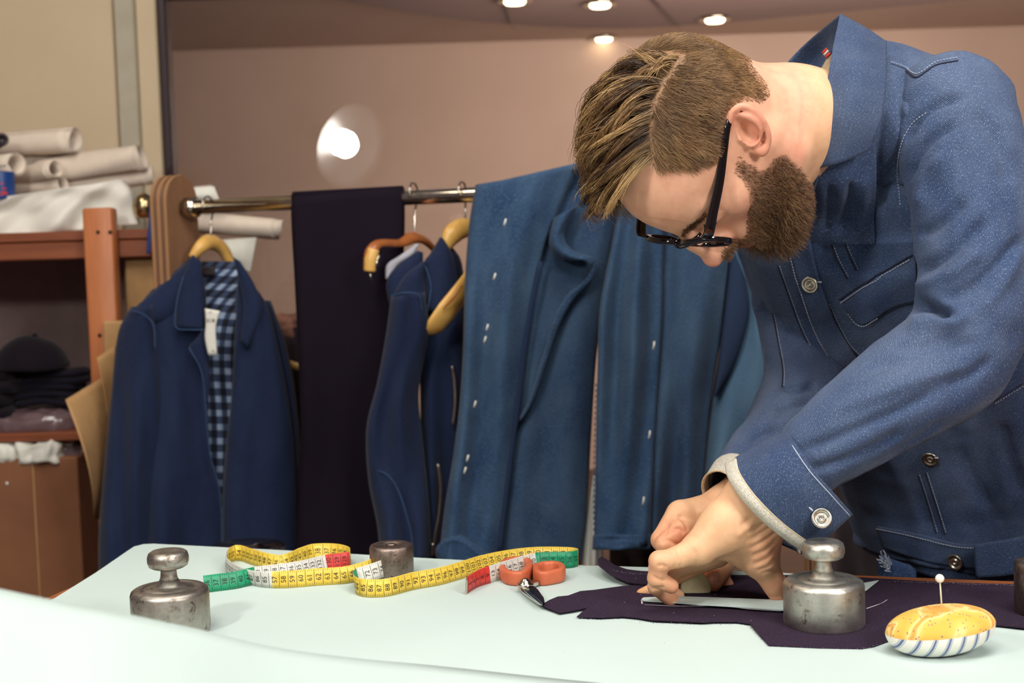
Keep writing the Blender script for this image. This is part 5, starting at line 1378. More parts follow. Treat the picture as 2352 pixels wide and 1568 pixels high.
# ---- coarse body under the clothes
lt = camv(.70, -.03, -.70)                       # towards his left side
sp_pts = [at(2318, 1420, 1.78), at(2300, 1290, 1.78), at(2220, 960, 1.74), at(2085, 620, 1.66), at(2020, 430, 1.61), at(1985, 330, 1.56)]
f = Field((.02, 1.25, -.01), (.95, 2.15, 1.5), .010)
f.chain([(sp_pts[1], .095), (sp_pts[2], .090), (sp_pts[3], .095), (sp_pts[4] , .060), (h2w(NB), .046), (h2w(NB * .8), .046)], .02)
f.chain([(at(2190, 290, 1.50), .040), (at(2228, 740, 1.41), .036), (at(2180, 820, 1.385), .034), (at(1900, 1030, 1.350), .027), (at(1800, 1080, 1.342), .028)], .01)
f.chain([(at(1810, 440, 1.71), .040), (at(1850, 700, 1.70), .038), (at(1866, 850, 1.66), .036), (at(1800, 1000, 1.57), .030), (at(1745, 1100, 1.50), .028)], .01)
f.cap(at(2180, 330, 1.52), at(1820, 450, 1.72), .045, .045, .03)
hipL, hipR = sp_pts[1] + lt * .09 + np.array([0, 0, -.12]), sp_pts[1] - lt * .09 + np.array([0, 0, -.12])
for hp, ft in ((hipL, np.array([hipL[0] + .04, hipL[1] + .03, .02])), (hipR, np.array([hipR[0] - .05, hipR[1] + .05, .02]))):
    f.chain([(hp, .085), ((hp + ft) / 2 + np.array([-.02, -.02, 0]), .058), (ft + np.array([0, 0, .06]), .042)], .02)
CV, CF = f.mesh(1)
ccol = np.repeat(c_sk[None], len(CV), 0)
person = thing('person', np.array([sp_pts[1][0], sp_pts[1][1], 0.0]), 'bearded man in blue denim jacket and glasses bending over the table', 'person')
M_skin = vcol('skin', 0.48, 0.08, 0.35, 0.18, 700)
HW = h2w(HV)
BV = np.concatenate([HW, LV, RV, CV]); o1, o2, o3_ = len(HW), len(HW) + len(LV), len(HW) + len(LV) + len(RV)
BF = np.concatenate([HF, LF + o1, RF + o2, CF + o3_])
body = mk('body', BV, BF, M_skin, person, col=np.concatenate([hcol, lcol, rcol, ccol]))
M_nail = plain('fingernail', S(226, 172, 146), 0.25, c2=S(220, 160, 136), nscale=60)
def surf(rows, nu, nv):
    """smooth sheet through rows of points (each row a list of 3-vectors)"""
    R = np.stack([crom(r, nu) for r in rows]); out = np.stack([crom(R[:, i], nv) for i in range(nu)], 1)
    return out.reshape(-1, 3)
nl = [[(1626, 1318, 1.4005), (1637, 1313, 1.398), (1650, 1316, 1.4005)], [(1624, 1330, 1.3965), (1636, 1327, 1.394), (1649, 1332, 1.3965)], [(1628, 1341, 1.3965), (1636, 1341, 1.3945), (1645, 1344, 1.3965)]]
V = surf([[at(*p) for p in r] for r in nl], 12, 12); o = mk('thumbnail', V, gridfaces(12, 12), M_nail, body); sdm = o.modifiers.new('thick', 'SOLIDIFY'); sdm.thickness = .0012

# ---------------------------------------------- denim jacket
M_jean = denim('jacket_denim', S(22, 31, 56), S(60, 84, 126), S(164, 182, 208), 0.0011, 9, 0.35, 0.4, 0.34, 0.8, fold=0.12)
M_jeand = denim('jacket_denim_band', S(20, 30, 54), S(58, 80, 120), S(160, 178, 202), 0.0011, 9, 0.3, 0.4, 0.34, 0.8)
M_th = plain('pale_stitch', S(176, 184, 200), 0.8)
M_thd = plain('dark_seam', S(26, 32, 54), 0.9)
M_selv = plain('selvedge', S(222, 214, 194), 0.9, c2=S(150, 146, 142), nscale=700)
M_selvr = plain('selvedge_red', S(206, 60, 44), 0.9)
M_cream = plain('cream_lining', S(206, 186, 152), 0.9, c2=S(186, 164, 130), nscale=300)
M_btn = metal('button_metal', (0.66, 0.60, 0.50), 0.3, nscale=90, pit=0.1)
M_btnd = metal('button_dark', (0.25, 0.21, 0.17), 0.35, nscale=90, pit=0.1)
jacket_org = ORG[person.name]

rings = [(2296, 1318, 1.755, .190, .140), (2290, 1240, 1.757, .196, .146), (2250, 1080, 1.75, .192, .142), (2190, 900, 1.72, .197, .147), (2122, 720, 1.68, .206, .150),
         (2072, 580, 1.65, .210, .150), (2038, 470, 1.62, .206, .142), (2014, 390, 1.59, .184, .122), (2000, 340, 1.567, .150, .105), (1990, 305, 1.553, .110, .090)]
nv, nu = 150, 160
cen = crom([at(*r[:3]) for r in rings], nv); wab = crom([(r[3], r[4], 0) for r in rings], nv)
# radii follow the same chord parameter as the centres
Tc = np.concatenate([[0], np.cumsum(np.linalg.norm(np.diff([at(*r[:3]) for r in rings], axis=0), axis=1))]); tq = np.linspace(0, Tc[-1], nv)
wa = np.interp(tq, Tc, [r[3] for r in rings]); wb = np.interp(tq, Tc, [r[4] for r in rings])
sp_t = nrm(np.gradient(cen, axis=0)); th = np.linspace(0, 2 * math.pi, nu, endpoint=False)
V = []; UV = []
for j in range(nv):
    l_ = nrm(lt - sp_t[j] * (lt @ sp_t[j])); n_ = nrm(np.cross(sp_t[j], l_))          # n_: front of the chest
    if n_ @ (CAM - cen[j]) < 0: n_ = -n_
    ca, sa = np.cos(th), np.sin(th); e = 0.86
    X = np.sign(ca) * np.abs(ca) ** e * wa[j]; Y_ = np.sign(sa) * np.abs(sa) ** e * wb[j]
    V.append(cen[j] + X[:, None] * l_ + Y_[:, None] * n_); UV += [(th[i] * 0.17, tq[j]) for i in range(nu)]
V = np.concatenate(V); F = np.array(gridfaces(nu, nv, True))
Nn = vnormals(V, F)
if np.sum(Nn * (V - np.repeat(cen, nu, 0))) < 0:
    F = F[:, ::-1]; Nn = -Nn
tj = np.repeat(np.arange(nv) / (nv - 1), nu); V[:, 2] += .034 * np.clip((2300 - proj(V)[:, 0]) / 260, 0, 1.1) * np.clip(1 - tj / .16, 0, 1)
V = V + Nn * (0.004 * vnoise(V * np.array([1, 1, .45]), 16) + 0.0018 * vnoise(V, 42))[:, None]
V = crease(V, F, [([(2005, 470), (1990, 560), (1958, 640)], .007, 14), ([(1905, 440), (1908, 520), (1888, 600)], .006, 12), ([(1955, 420), (1950, 490), (1925, 560)], .006, 14), ([(2060, 360), (2030, 420), (2015, 480)], .007, 12), ([(2050, 230), (2066, 280), (2070, 340)], .006, 12),
    ([(1820, 640), (1850, 760), (1900, 860)], -.004, 16), ([(1780, 700), (1800, 800), (1830, 880)], .005, 14), ([(1990, 780), (1960, 840), (1930, 870)], .005, 14), ([(2100, 1060), (2120, 1150), (2150, 1220)], .004, 12), ([(2200, 1010), (2230, 1100), (2280, 1180)], .005, 16), ([(2290, 960), (2320, 1060), (2350, 1150)], .005, 16), ([(1850, 600), (1900, 700), (1950, 800)], .003, 12)], .3)
jacket = mk('jacket', V, F, M_jean, person, uv=UV); jacket['label'] = 'blue raw denim jacket with metal buttons'
sdm = jacket.modifiers.new('thick', 'SOLIDIFY'); sdm.thickness = .0022; sdm.offset = -1
from mathutils.bvhtree import BVHTree
def bvh(V, F): return BVHTree.FromPolygons([tuple(v) for v in V], [tuple(map(int, f_)) for f_ in F])
SURF = [bvh(V, F)]
def hit(px, py, off=0.0, tr=None):
    best = None
    for b in (tr or SURF):
        dd = Vector(ray(px, py)).normalized(); r = b.ray_cast(Vector(CAM), dd)
        if r[0] is not None and (best is None or r[3] < best[2]):
            n_ = r[1] if r[1].dot(dd) < 0 else -r[1]; best = (np.array(r[0]), np.array(n_), r[3])
    if best is None: return None, None
    return best[0] + best[1] * off, best[1]
def seam(name, pts, r, mat, parent=None, off=.0004, tr=None, n=40, stitch=None):
    Q = [hit(x, y, off, tr)[0] for x, y in crom(np.array(pts, float), n)]; Q = [q for q in Q if q is not None]
    if len(Q) < 3: return None
    Q = np.array(Q)
    if stitch:
        dd = np.concatenate([[0], np.cumsum(np.linalg.norm(np.diff(Q, axis=0), axis=1))]); t = 0; parts = []
        while t + stitch[0] < dd[-1]:
            parts.append(tube(np.stack([np.interp([t, t + stitch[0]], dd, Q[:, k]) for k in range(3)], 1), r, 4)); t += stitch[0] + stitch[1]
        V_, F_ = join(*parts)
    else:
        V_, F_ = tube(Q, r, 6)
    return mk(name, V_, F_, mat, parent or jacket)
def patch(name, rows, mat, off, nu=24, nv=14, parent=None, th_=.0016, tr=None, bulge=0.0):
    R = np.stack([crom(np.array(r, float), nu) for r in rows]); G = np.stack([crom(R[:, i], nv) for i in range(nu)], 1); V_ = []; last = None
    for j in range(nv):
        for i in range(nu):
            p, n_ = hit(G[j, i, 0], G[j, i, 1], off + bulge * math.sin(math.pi * j / (nv - 1)) * math.sin(math.pi * i / (nu - 1)), tr)
            if p is None: p = last if last is not None else at(G[j, i, 0], G[j, i, 1], 1.55)
            last = p; V_.append(p)
    du = np.linalg.norm(V_[nu - 1] - V_[0]); dv = np.linalg.norm(V_[-1] - V_[nu - 1])
    o = mk(name, V_, gridfaces(nu, nv), mat, parent or jacket, uv=[(du * i / (nu - 1), dv * j / (nv - 1)) for j in range(nv) for i in range(nu)])
    m_ = o.modifiers.new('thick', 'SOLIDIFY'); m_.thickness = th_; m_.offset = 0
    return o
def sheet3(name, rows, mat, parent, nu=30, nv=24, th_=.0022):
    V_ = surf([[at(*p) for p in r] for r in rows], nu, nv); W_ = V_.reshape(nv, nu, 3)
    us = np.concatenate([[0], np.cumsum(np.linalg.norm(np.diff(W_[nv // 2], axis=0), axis=1))]); vs_ = np.concatenate([[0], np.cumsum(np.linalg.norm(np.diff(W_[:, nu // 2], axis=0), axis=1))])
    o = mk(name, V_, gridfaces(nu, nv), mat, parent, uv=[(us[i], vs_[j]) for j in range(nv) for i in range(nu)])
    m_ = o.modifiers.new('thick', 'SOLIDIFY'); m_.thickness = th_; m_.offset = 0
    return o, W_
def edge_cord(name, W, r, mat, parent, stitch=None):
    V_, F_ = tube(W, r, 6); return mk(name, V_, F_, mat, parent)
def button(px, py, r, name='button', tr=None, parent=None, p=None, n_=None):
    if p is None: p, n_ = hit(px, py, .0008, tr)
    if p is None: return
    V_, F_ = lathe([(.0005, .0006), (r * .22, .0006), (r * .25, .0022), (r * .34, .0022), (r * .40, .0008), (r * .62, .0006), (r * .70, .0016), (r * .93, .0026), (r, .0016), (r * .97, 0), (.0005, 0)], 40)
    b = mk(name, rot_to(V_, n_) + p, F_, M_btn, parent or jacket)

# sleeves
def sleeve(name, ctrl, lines, n=150, m=84, amp=.0042, seed=0.0):
    C_ = crom([at(*c[:3]) for c in ctrl], n); T0 = np.concatenate([[0], np.cumsum(np.linalg.norm(np.diff([at(*c[:3]) for c in ctrl], axis=0), axis=1))]); t = np.linspace(0, T0[-1], n)
    r = np.interp(t, T0, [c[3] for c in ctrl]); k = np.ones(9) / 9; r = np.convolve(np.pad(r, 4, mode='edge'), k, 'valid')
    Tt = nrm(np.gradient(C_, axis=0)); N0 = nrm(FW - Tt * (Tt @ FW)[:, None]); B0 = np.cross(Tt, N0); aa = np.linspace(0, 2 * math.pi, m, endpoint=False)
    V_ = (C_[:, None] + r[:, None, None] * (np.cos(aa)[None, :, None] * N0[:, None] + np.sin(aa)[None, :, None] * B0[:, None])).reshape(-1, 3); F_ = np.array(gridfaces(m, n, True))
    UV_ = [(2 * math.pi * .055 * i / m, t[j]) for j in range(n) for i in range(m)]
    N_ = vnormals(V_, F_)
    if np.sum(N_ * (V_ - np.repeat(C_, m, 0))) < 0: F_ = F_[:, ::-1]; N_ = -N_
    V_ = V_ + N_ * (amp * vnoise(V_ + seed, 18) + amp * .5 * vnoise(V_ + seed + 5, 45))[:, None]
    V_ = crease(V_, F_, [(a_, 1.35 * b_, c_) for a_, b_, c_ in lines], .15)
    o = mk(name, V_, F_, M_jean, jacket, uv=UV_)
    m_ = o.modifiers.new('thick', 'SOLIDIFY'); m_.thickness = .002; m_.offset = -1
    SURF.append(bvh(V_, F_)); return o
slv = sleeve('sleeve', [(2150, 215, 1.505, .050), (2176, 240, 1.485, .066), (2205, 330, 1.455, .0690), (2226, 450, 1.43, .0655), (2236, 600, 1.405, .0620), (2228, 730, 1.385, .0610), (2190, 815, 1.372, .0600), (2120, 868, 1.362, .0580), (2030, 930, 1.352, .0545), (1950, 990, 1.345, .0490), (1880, 1045, 1.342, .0430), (1835, 1080, 1.342, .040)],
    [([(2070, 716), (2110, 698), (2150, 708), (2185, 728)], .016, 12), ([(2080, 745), (2130, 742), (2190, 742), (2230, 715)], -.007, 16), ([(2095, 628), (2140, 606), (2200, 566), (2270, 500)], .007, 13), ([(2090, 660), (2140, 650), (2200, 620), (2260, 570)], -.006, 15),
     ([(2100, 540), (2150, 520), (2220, 455)], .006, 12), ([(2075, 335), (2100, 282), (2150, 240), (2215, 222)], .007, 9), ([(2082, 420), (2104, 360), (2150, 310), (2200, 285)], .007, 11), ([(2110, 480), (2125, 410), (2170, 350)], -.005, 13), ([(2150, 690), (2230, 660), (2300, 600), (2350, 540)], .006, 13),
     ([(2250, 720), (2310, 640), (2345, 560)], -.004, 14), ([(1830, 1040), (1900, 1012), (1990, 975), (2080, 935), (2170, 885)], .0055, 12), ([(1850, 1080), (1930, 1060), (2010, 1028), (2080, 985)], .005, 10), ([(1960, 850), (2050, 830), (2160, 802), (2260, 780)], .004, 14), ([(1900, 950), (2000, 912), (2120, 868), (2220, 840)], -.004, 13),
     ([(2040, 800), (2120, 790), (2200, 770)], .004, 12), ([(1990, 1090), (2080, 1030), (2180, 960)], .004, 10), ([(2170, 880), (2230, 860), (2280, 820)], .005, 12), ([(2240, 250), (2290, 330), (2320, 430)], .004, 14)], seed=1.0)
slr = sleeve('sleeve', [(1800, 420, 1.70, .066), (1832, 560, 1.705, .068), (1848, 700, 1.70, .0655), (1868, 830, 1.67, .062), (1850, 920, 1.63, .058), (1800, 1000, 1.57, .052), (1745, 1060, 1.52, .046), (1712, 1095, 1.492, .037), (1686, 1122, 1.474, .033)],
    [([(1790, 880), (1830, 890), (1880, 880)], .008, 10), ([(1740, 700), (1790, 740), (1850, 760)], .005, 14), ([(1780, 940), (1820, 930), (1870, 915)], .006, 10), ([(1720, 1010), (1760, 990), (1800, 985)], .005, 10)], seed=4.0)
BT, BL, BR = SURF

# collar: near flap, far flap, lining
o, W = sheet3('collar', [[(1929, 33, 1.535), (1908, 140, 1.452), (1893, 260, 1.430), (1876, 388, 1.440)], [(1984, 62, 1.52), (1966, 160, 1.425), (1950, 265, 1.408), (1938, 371, 1.42)], [(2036, 97, 1.515), (2034, 185, 1.430), (2022, 275, 1.415), (1994, 345, 1.42)]], M_jeand, jacket, 50, 30)
edge_cord('collar_stitch', W[-2], .0006, M_th, jacket); edge_cord('collar_stitch', W[2:-1, -2], .0008, M_th, jacket)
sheet3('collar', [[(1768, 190, 1.62), (1842, 108, 1.62), (1929, 34, 1.54)], [(1802, 200, 1.63), (1868, 142, 1.625), (1924, 84, 1.56)], [(1838, 208, 1.615), (1882, 168, 1.605), (1912, 120, 1.57)]], M_jeand, jacket, 30, 16)
sheet3('lining', [[(1828, 206, 1.605), (1880, 166, 1.60), (1914, 112, 1.575)], [(1846, 212, 1.595), (1884, 196, 1.585), (1908, 168, 1.56)], [(1846, 232, 1.58), (1884, 226, 1.57), (1906, 206, 1.545)]], M_cream, jacket, 24, 14)
for (a, b, mm_) in (((1890, 122), (1899, 112), M_selvr), ((1893, 126), (1902, 116), M_paper_w), ((1897, 132), (1906, 122), M_selvr)):
    strip_px('woven_tab', [(a[0], a[1], 1.568), ((a[0] + b[0]) / 2, (a[1] + b[1]) / 2, 1.566), (b[0], b[1], 1.566)], .0016, mm_, jacket, 6)
sheet3('collar_stand', [[(1872, 376, 1.448), (1860, 410, 1.456), (1846, 452, 1.472)], [(1888, 380, 1.440), (1878, 412, 1.450), (1866, 456, 1.468)]], M_jeand, jacket, 16, 6)
strip_px('stand_stitch', [(1857, 402, 1.462), (1861, 412, 1.462), (1856, 424, 1.464)], .0014, M_th, jacket, 8)

ys = [[(2010, 200, 1.70), (2075, 215, 1.72), (2150, 230, 1.70), (2230, 240, 1.66)], [(2026, 95, 1.62), (2075, 106, 1.62), (2120, 122, 1.60), (2165, 138, 1.56)], [(2018, 150, 1.505), (2065, 155, 1.495), (2112, 165, 1.475), (2165, 160, 1.46)],
      [(2006, 245, 1.455), (2055, 250, 1.45), (2092, 255, 1.438), (2140, 250, 1.425)], [(1996, 330, 1.455), (2040, 340, 1.455), (2076, 345, 1.448), (2110, 340, 1.43)], [(1985, 420, 1.485), (2030, 425, 1.485), (2066, 425, 1.475), (2100, 420, 1.46)]]
_V = surf([[at(*p) for p in r] for r in ys], 40, 60); _F = np.array(gridfaces(40, 60))
_V = _V + nrm(CAM - _V) * (.003 * vnoise(_V, 22))[:, None]
_V = crease(_V, _F if np.sum(vnormals(_V, _F) * (CAM - _V)) > 0 else _F[:, ::-1], [([(2064, 250), (2078, 300), (2060, 360), (2040, 410)], .008, 11), ([(2090, 230), (2070, 300), (2050, 380)], -.004, 12), ([(2030, 250), (2020, 330), (2010, 400)], .005, 11)], .2)
yoke = mk('yoke', _V, _F, M_jean, jacket, uv=[(i * .0016, j * .0045) for j in range(60) for i in range(40)]); m_ = yoke.modifiers.new('thick', 'SOLIDIFY'); m_.thickness = .002; m_.offset = 0
SURF.append(bvh(_V, _F)); BY = SURF[3]
def hp(x, y, o_=.001):
    p, _ = hit(x, y, o_, [BT]); return p if p is not None else at(x, y, 1.5)
fr_ = [[at(1866, 366, 1.446), at(1892, 358, 1.438), at(1950, 346, 1.440), at(2010, 326, 1.444)], [at(1850, 430, 1.470), at(1892, 430, 1.458), at(1950, 425, 1.452), at(2012, 410, 1.458)], [hp(1838, 500) * .5 + at(1838, 500, 1.50) * .5, hp(1892, 500) * .6 + at(1892, 500, 1.49) * .4, hp(1950, 500, .002), hp(2012, 500, .002)], [hp(1832, 560), hp(1892, 560), hp(1950, 560), hp(2012, 560)]]
_V = surf(fr_, 40, 40); _F = np.array(gridfaces(40, 40)); _Fo = _F if np.sum(vnormals(_V, _F) * (CAM - _V)) > 0 else _F[:, ::-1]
_V = crease(_V, _Fo, [([(1905, 420), (1908, 480), (1892, 540)], .006, 10), ([(1955, 410), (1952, 470), (1930, 540)], .006, 11), ([(1985, 400), (1985, 470), (1975, 530)], -.004, 12)], .2)
frp = mk('front_panel', _V, _F, M_jean, jacket, uv=[(i * .0018, j * .0024) for j in range(40) for i in range(40)]); m_ = frp.modifiers.new('thick', 'SOLIDIFY'); m_.thickness = .002; m_.offset = 0
SURF.append(bvh(_V, _F)); BP = SURF[4]
# seams, placket, pocket, hem band
def dbl(pts, dx, tr=BT, mat=None):
    seam('seam_line', pts, .0010, M_thd, tr=[tr], off=.0000)
    seam('stitch_row', [(x + dx[0], y + dx[1]) for x, y in pts], .00045, mat or M_th, tr=[tr], off=.0006, stitch=(.0024, .0012), n=80)
patch('placket', [[(1812, 560), (1832, 640), (1868, 745), (1925, 850)], [(1862, 545), (1884, 640), (1922, 740), (1975, 830)]], M_jean, .0022, 40, 8, tr=[BT])
seam('stitch_row', [(1818, 590), (1838, 660), (1872, 755), (1928, 855)], .0006, M_th, tr=[BT], off=.0036, stitch=(.0024, .0012), n=90)
dbl([(1786, 610), (1808, 670), (1846, 770), (1905, 872)], (5, 0)); dbl([(1860, 528), (1920, 516), (1986, 500)], (2, 8), BP); dbl([(1898, 522), (1920, 590), (1946, 640)], (5, -1)); dbl([(1926, 516), (1948, 580), (1966, 620)], (5, -1))
dbl([(1990, 432), (2030, 400), (2074, 368)], (3, 9), BY); dbl([(1900, 700), (1945, 790), (1985, 830)], (6, -2)); dbl([(1772, 705), (1788, 790), (1798, 850), (1796, 890)], (4, 0), BR)
fl = patch('pocket_flap', [[(1932, 684), (1985, 650), (2040, 618), (2104, 578)], [(1952, 722), (1995, 690), (2045, 660), (2106, 630)], [(1985, 744), (2010, 732), (2050, 705), (2106, 690)]], M_jeand, .0035, 36, 18, tr=[BT], bulge=.003)
seam('stitch_row', [(1936, 690), (1985, 658), (2040, 627), (2096, 592)], .0007, M_th, tr=[BT], off=.0056, stitch=(.0026, .001), n=80); seam('flap_edge', [(1932, 684), (1985, 650), (2040, 618), (2098, 582)], .0012, M_thd, tr=[BT], off=.0050)
seam('stitch_row', [(1952, 716), (1972, 740), (1990, 744), (2020, 726)], .0006, M_th, tr=[BT], off=.0052, stitch=(.0024, .0012), n=50)
wb_ = patch('waistband', [[(2016, 1206), (2100, 1222), (2230, 1248), (2360, 1226)], [(2026, 1236), (2110, 1258), (2235, 1278), (2362, 1276)], [(2036, 1258), (2130, 1288), (2238, 1304), (2364, 1326)]], M_jeand, .003, 50, 12, tr=[BT])
seam('stitch_row', [(2018, 1212), (2100, 1229), (2230, 1255), (2352, 1234)], .0006, M_th, tr=[BT], off=.0046, stitch=(.0024, .0012), n=120)
dbl([(2108, 1090), (2128, 1150), (2150, 1225)], (5, 0)); dbl([(2125, 1085), (2146, 1150), (2170, 1228)], (5, 0)); dbl([(2285, 920), (2310, 905), (2350, 880)], (0, 6))
sheet3('hem_tab', [[(2236, 1250, 1.592), (2300, 1240, 1.585), (2372, 1228, 1.58)], [(2238, 1290, 1.592), (2300, 1286, 1.585), (2372, 1280, 1.58)], [(2242, 1326, 1.592), (2300, 1322, 1.585), (2372, 1312, 1.58)]], M_jeand, jacket, 20, 12)
for x, y, of in ((1863, 651, .0035), (2137, 1053, .001), (2199, 1287, .0055)):
    p_, n_ = hit(x, y, of, [BT]); button(x, y, .0105, p=p_, n_=n_)
for x, y in ((1886, 645), (2152, 1048)):
    seam('buttonhole', [(x - 4, y), (x, y), (x + 4, y)], .0011, M_th, tr=[BT], off=.003, n=6)
button(2097, 672, .0095, tr=[BT]); seam('buttonhole', [(2272, 1282), (2284, 1282), (2296, 1280)], .0009, M_th, tr=[BT], off=.014, n=8)
# armhole and sleeve seams
seam('stitch_row', [(2068, 470), (2062, 400), (2072, 330), (2096, 282), (2130, 256)], .0005, M_th, tr=[BT, BL, BY], off=.001, stitch=(.0022, .0014), n=80)
seam('seam_line', [(2046, 148), (2078, 160), (2104, 178), (2128, 164), (2150, 150), (2200, 140)], .0012, M_thd, tr=[BT, BL, BY], off=.0004, n=50)
seam('stitch_row', [(2046, 143), (2078, 154), (2104, 170), (2128, 158), (2150, 143), (2200, 133)], .0005, M_th, tr=[BT, BL, BY], off=.0008, stitch=(.0022, .0012), n=80)
# left cuff: near flap flared open, selvedge edge, button; far side of the cuff
cr = [[(1690, 1054, 1.345), (1752, 1018, 1.345), (1808, 990, 1.345)], [(1700, 1090, 1.310), (1768, 1050, 1.298), (1830, 1022, 1.293)], [(1735, 1140, 1.290), (1805, 1102, 1.278), (1868, 1078, 1.277)], [(1798, 1202, 1.287), (1860, 1162, 1.277), (1912, 1128, 1.280)], [(1872, 1256, 1.296), (1916, 1218, 1.290), (1957, 1180, 1.295)]]
cuff, W = sheet3('cuff', cr, M_jeand, jacket, 34, 40, .003)
edge_cord('cuff_stitch', W[:, -3] + nrm(CAM - W[:, -3]) * .0018, .0006, M_th, jacket)
Wc = W[:, 0]; n_c = len(Wc); 
sel = surf([Wc + nrm(CAM - Wc) * .0022 + camv(.004, .002, 0) * .2, Wc + camv(-.0065, -.0035, 0) + nrm(CAM - Wc) * .0010, Wc + camv(-.010, -.0055, .006)], 40, 8)
o = mk('selvedge_band', sel, gridfaces(40, 8), M_selv, jacket); m_ = o.modifiers.new('thick', 'SOLIDIFY'); m_.thickness = .0012
V_, F_ = tube(crom(Wc + nrm(CAM - Wc) * .003, 60), .0008, 6); mk('selvedge_edge', V_, F_, M_cream, jacket)
pb_ = at(1887, 1190, 1.2795); button(0, 0, .0100, parent=jacket, p=pb_ + nrm(CAM - pb_) * .0060, n_=nrm(nrm(CAM - pb_) + np.array([.1, 0, .12])))
strip_px('buttonhole', [(1858, 1164, 1.2765), (1863, 1169, 1.276), (1867, 1173, 1.276)], .0010, M_th, jacket, 6)
sheet3('cuff', [[(1690, 1052, 1.352), (1750, 1016, 1.352), (1808, 988, 1.352)], [(1735, 1130, 1.388), (1790, 1096, 1.39), (1850, 1050, 1.39)], [(1788, 1200, 1.385), (1830, 1170, 1.385), (1880, 1120, 1.38)], [(1796, 1250, 1.372), (1830, 1266, 1.372), (1856, 1280, 1.372)]], M_jeand, jacket, 24, 24, .003)
strip_px('selvedge_edge', [(1792, 1205, 1.378), (1798, 1230, 1.366), (1812, 1246, 1.364), (1830, 1254, 1.364), (1836, 1270, 1.364)], .0018, M_selv, jacket)
# right cuff, a narrow turned edge showing selvedge and red thread
P = crom([at(1704, 1104, 1.486), at(1684, 1124, 1.473), at(1668, 1140, 1.463)], 12); V_, F_ = tube(P, np.interp(np.linspace(0, 1, 12), [0, .2, 1], [.037, .0375, .0325]), 48, caps=False)
V_ = V_ + .0018 * vnoise(V_, 40)[:, None]; o = mk('selvedge_band', V_, F_, M_selv, jacket); m_ = o.modifiers.new('thick', 'SOLIDIFY'); m_.thickness = .0016
BS = bvh(V_, F_); seam('red_thread', [(1668, 1108), (1674, 1116), (1682, 1124)], .0040, M_selvr, tr=[BS], off=-.0015, n=10)
V_, F_ = tube(np.vstack([V_[-48:], V_[-48:-47]]), .0011, 6); mk('selvedge_edge', V_, F_, M_cream, jacket)

# ---------------------------------------------- jeans below the jacket
M_jns = denim('jeans_denim', S(24, 34, 60), S(40, 62, 100), S(110, 140, 176), 0.0018, 8, 0.5, 0.3, 0.35)
hc = [at(2312, 1335, 1.77), sp_pts[1] + np.array([0, 0, -.10]), sp_pts[1] + np.array([0, 0, -.20])]
parts = []
P = crom([sp_pts[1] + np.array([0, 0, .03]), sp_pts[1] + np.array([0, 0, -.08]), sp_pts[1] + np.array([0, 0, -.17])], 20)
Vj = []
for p, w in zip(P, np.linspace(1.0, 1.06, 20)):
    l_ = nrm(lt * np.array([1, 1, 0])); n_ = np.array([-l_[1], l_[0], 0])
    a = np.linspace(0, 6.2832, 48, endpoint=False); Vj.append(p + np.outer(np.cos(a), l_) * .172 * w + np.outer(np.sin(a), n_) * .125 * w)
parts.append((np.concatenate(Vj), gridfaces(48, 20, True)))
for hp, ft in ((hipL, np.array([hipL[0] + .04, hipL[1] + .03, .07])), (hipR, np.array([hipR[0] - .05, hipR[1] + .05, .07]))):
    Q = crom([hp + np.array([0, 0, .04]), hp + np.array([0, 0, -.1]), (hp + ft) / 2 + np.array([-.02, -.02, 0]), ft], 40)
    parts.append(tube(Q, np.linspace(.098, .070, 40), 32))
V_, F_ = join(*parts); V_ = V_ + .004 * vnoise(V_, 14)[:, None]
jeans = mk('jeans', V_, F_, M_jns, person); jeans['label'] = 'blue ripped jeans'
sheet3('torn_patch', [[(2026, 1274, 1.668), (2050, 1284, 1.662), (2090, 1298, 1.66)], [(2016, 1290, 1.666), (2056, 1300, 1.660), (2104, 1312, 1.658)], [(2022, 1345, 1.668), (2060, 1345, 1.662), (2100, 1345, 1.66)]], M_jns, jeans, 16, 12)
rg = np.random.default_rng(3); parts = []
for k in range(34):
    x = rg.uniform(2024, 2048); y = 1268 + (x - 2024) * .9 + rg.uniform(0, 26); p = at(x, y, 1.652); q = p + np.array([rg.uniform(-.010, -.001), -.004, rg.uniform(.001, .012)])
    parts.append(tube(crom([p, (p + q) / 2 + rg.normal(0, .0008, 3), q], 6), .0006, 4, caps=False))
V_, F_ = join(*parts); o = mk('frayed_threads', V_, F_, M_th, jeans); o['kind'] = 'stuff'
M_boot = plain('boot_leather', S(60, 38, 26), .5)
for ft in (np.array([hipL[0] + .04, hipL[1] + .03, 0]), np.array([hipR[0] - .05, hipR[1] + .05, 0])):
    g_ = Field(ft + np.array([-.16, -.16, -.005]), ft + np.array([.09, .09, .14]), .006)
    g_.chain([(ft + np.array([0, 0, .11]), .046), (ft + np.array([.01, .01, .045]), .045)], .02); fd = np.array([-.6, -.8, 0])
    g_.chain([(ft + np.array([0, 0, .042]), .042), (ft + fd * .10 + np.array([0, 0, .038]), .038), (ft + fd * .15 + np.array([0, 0, .03]), .03)], .02)
    V_, F_ = g_.mesh(1); V_[:, 2] = np.maximum(V_[:, 2], .001); mk('boot', V_, F_, M_boot, person)

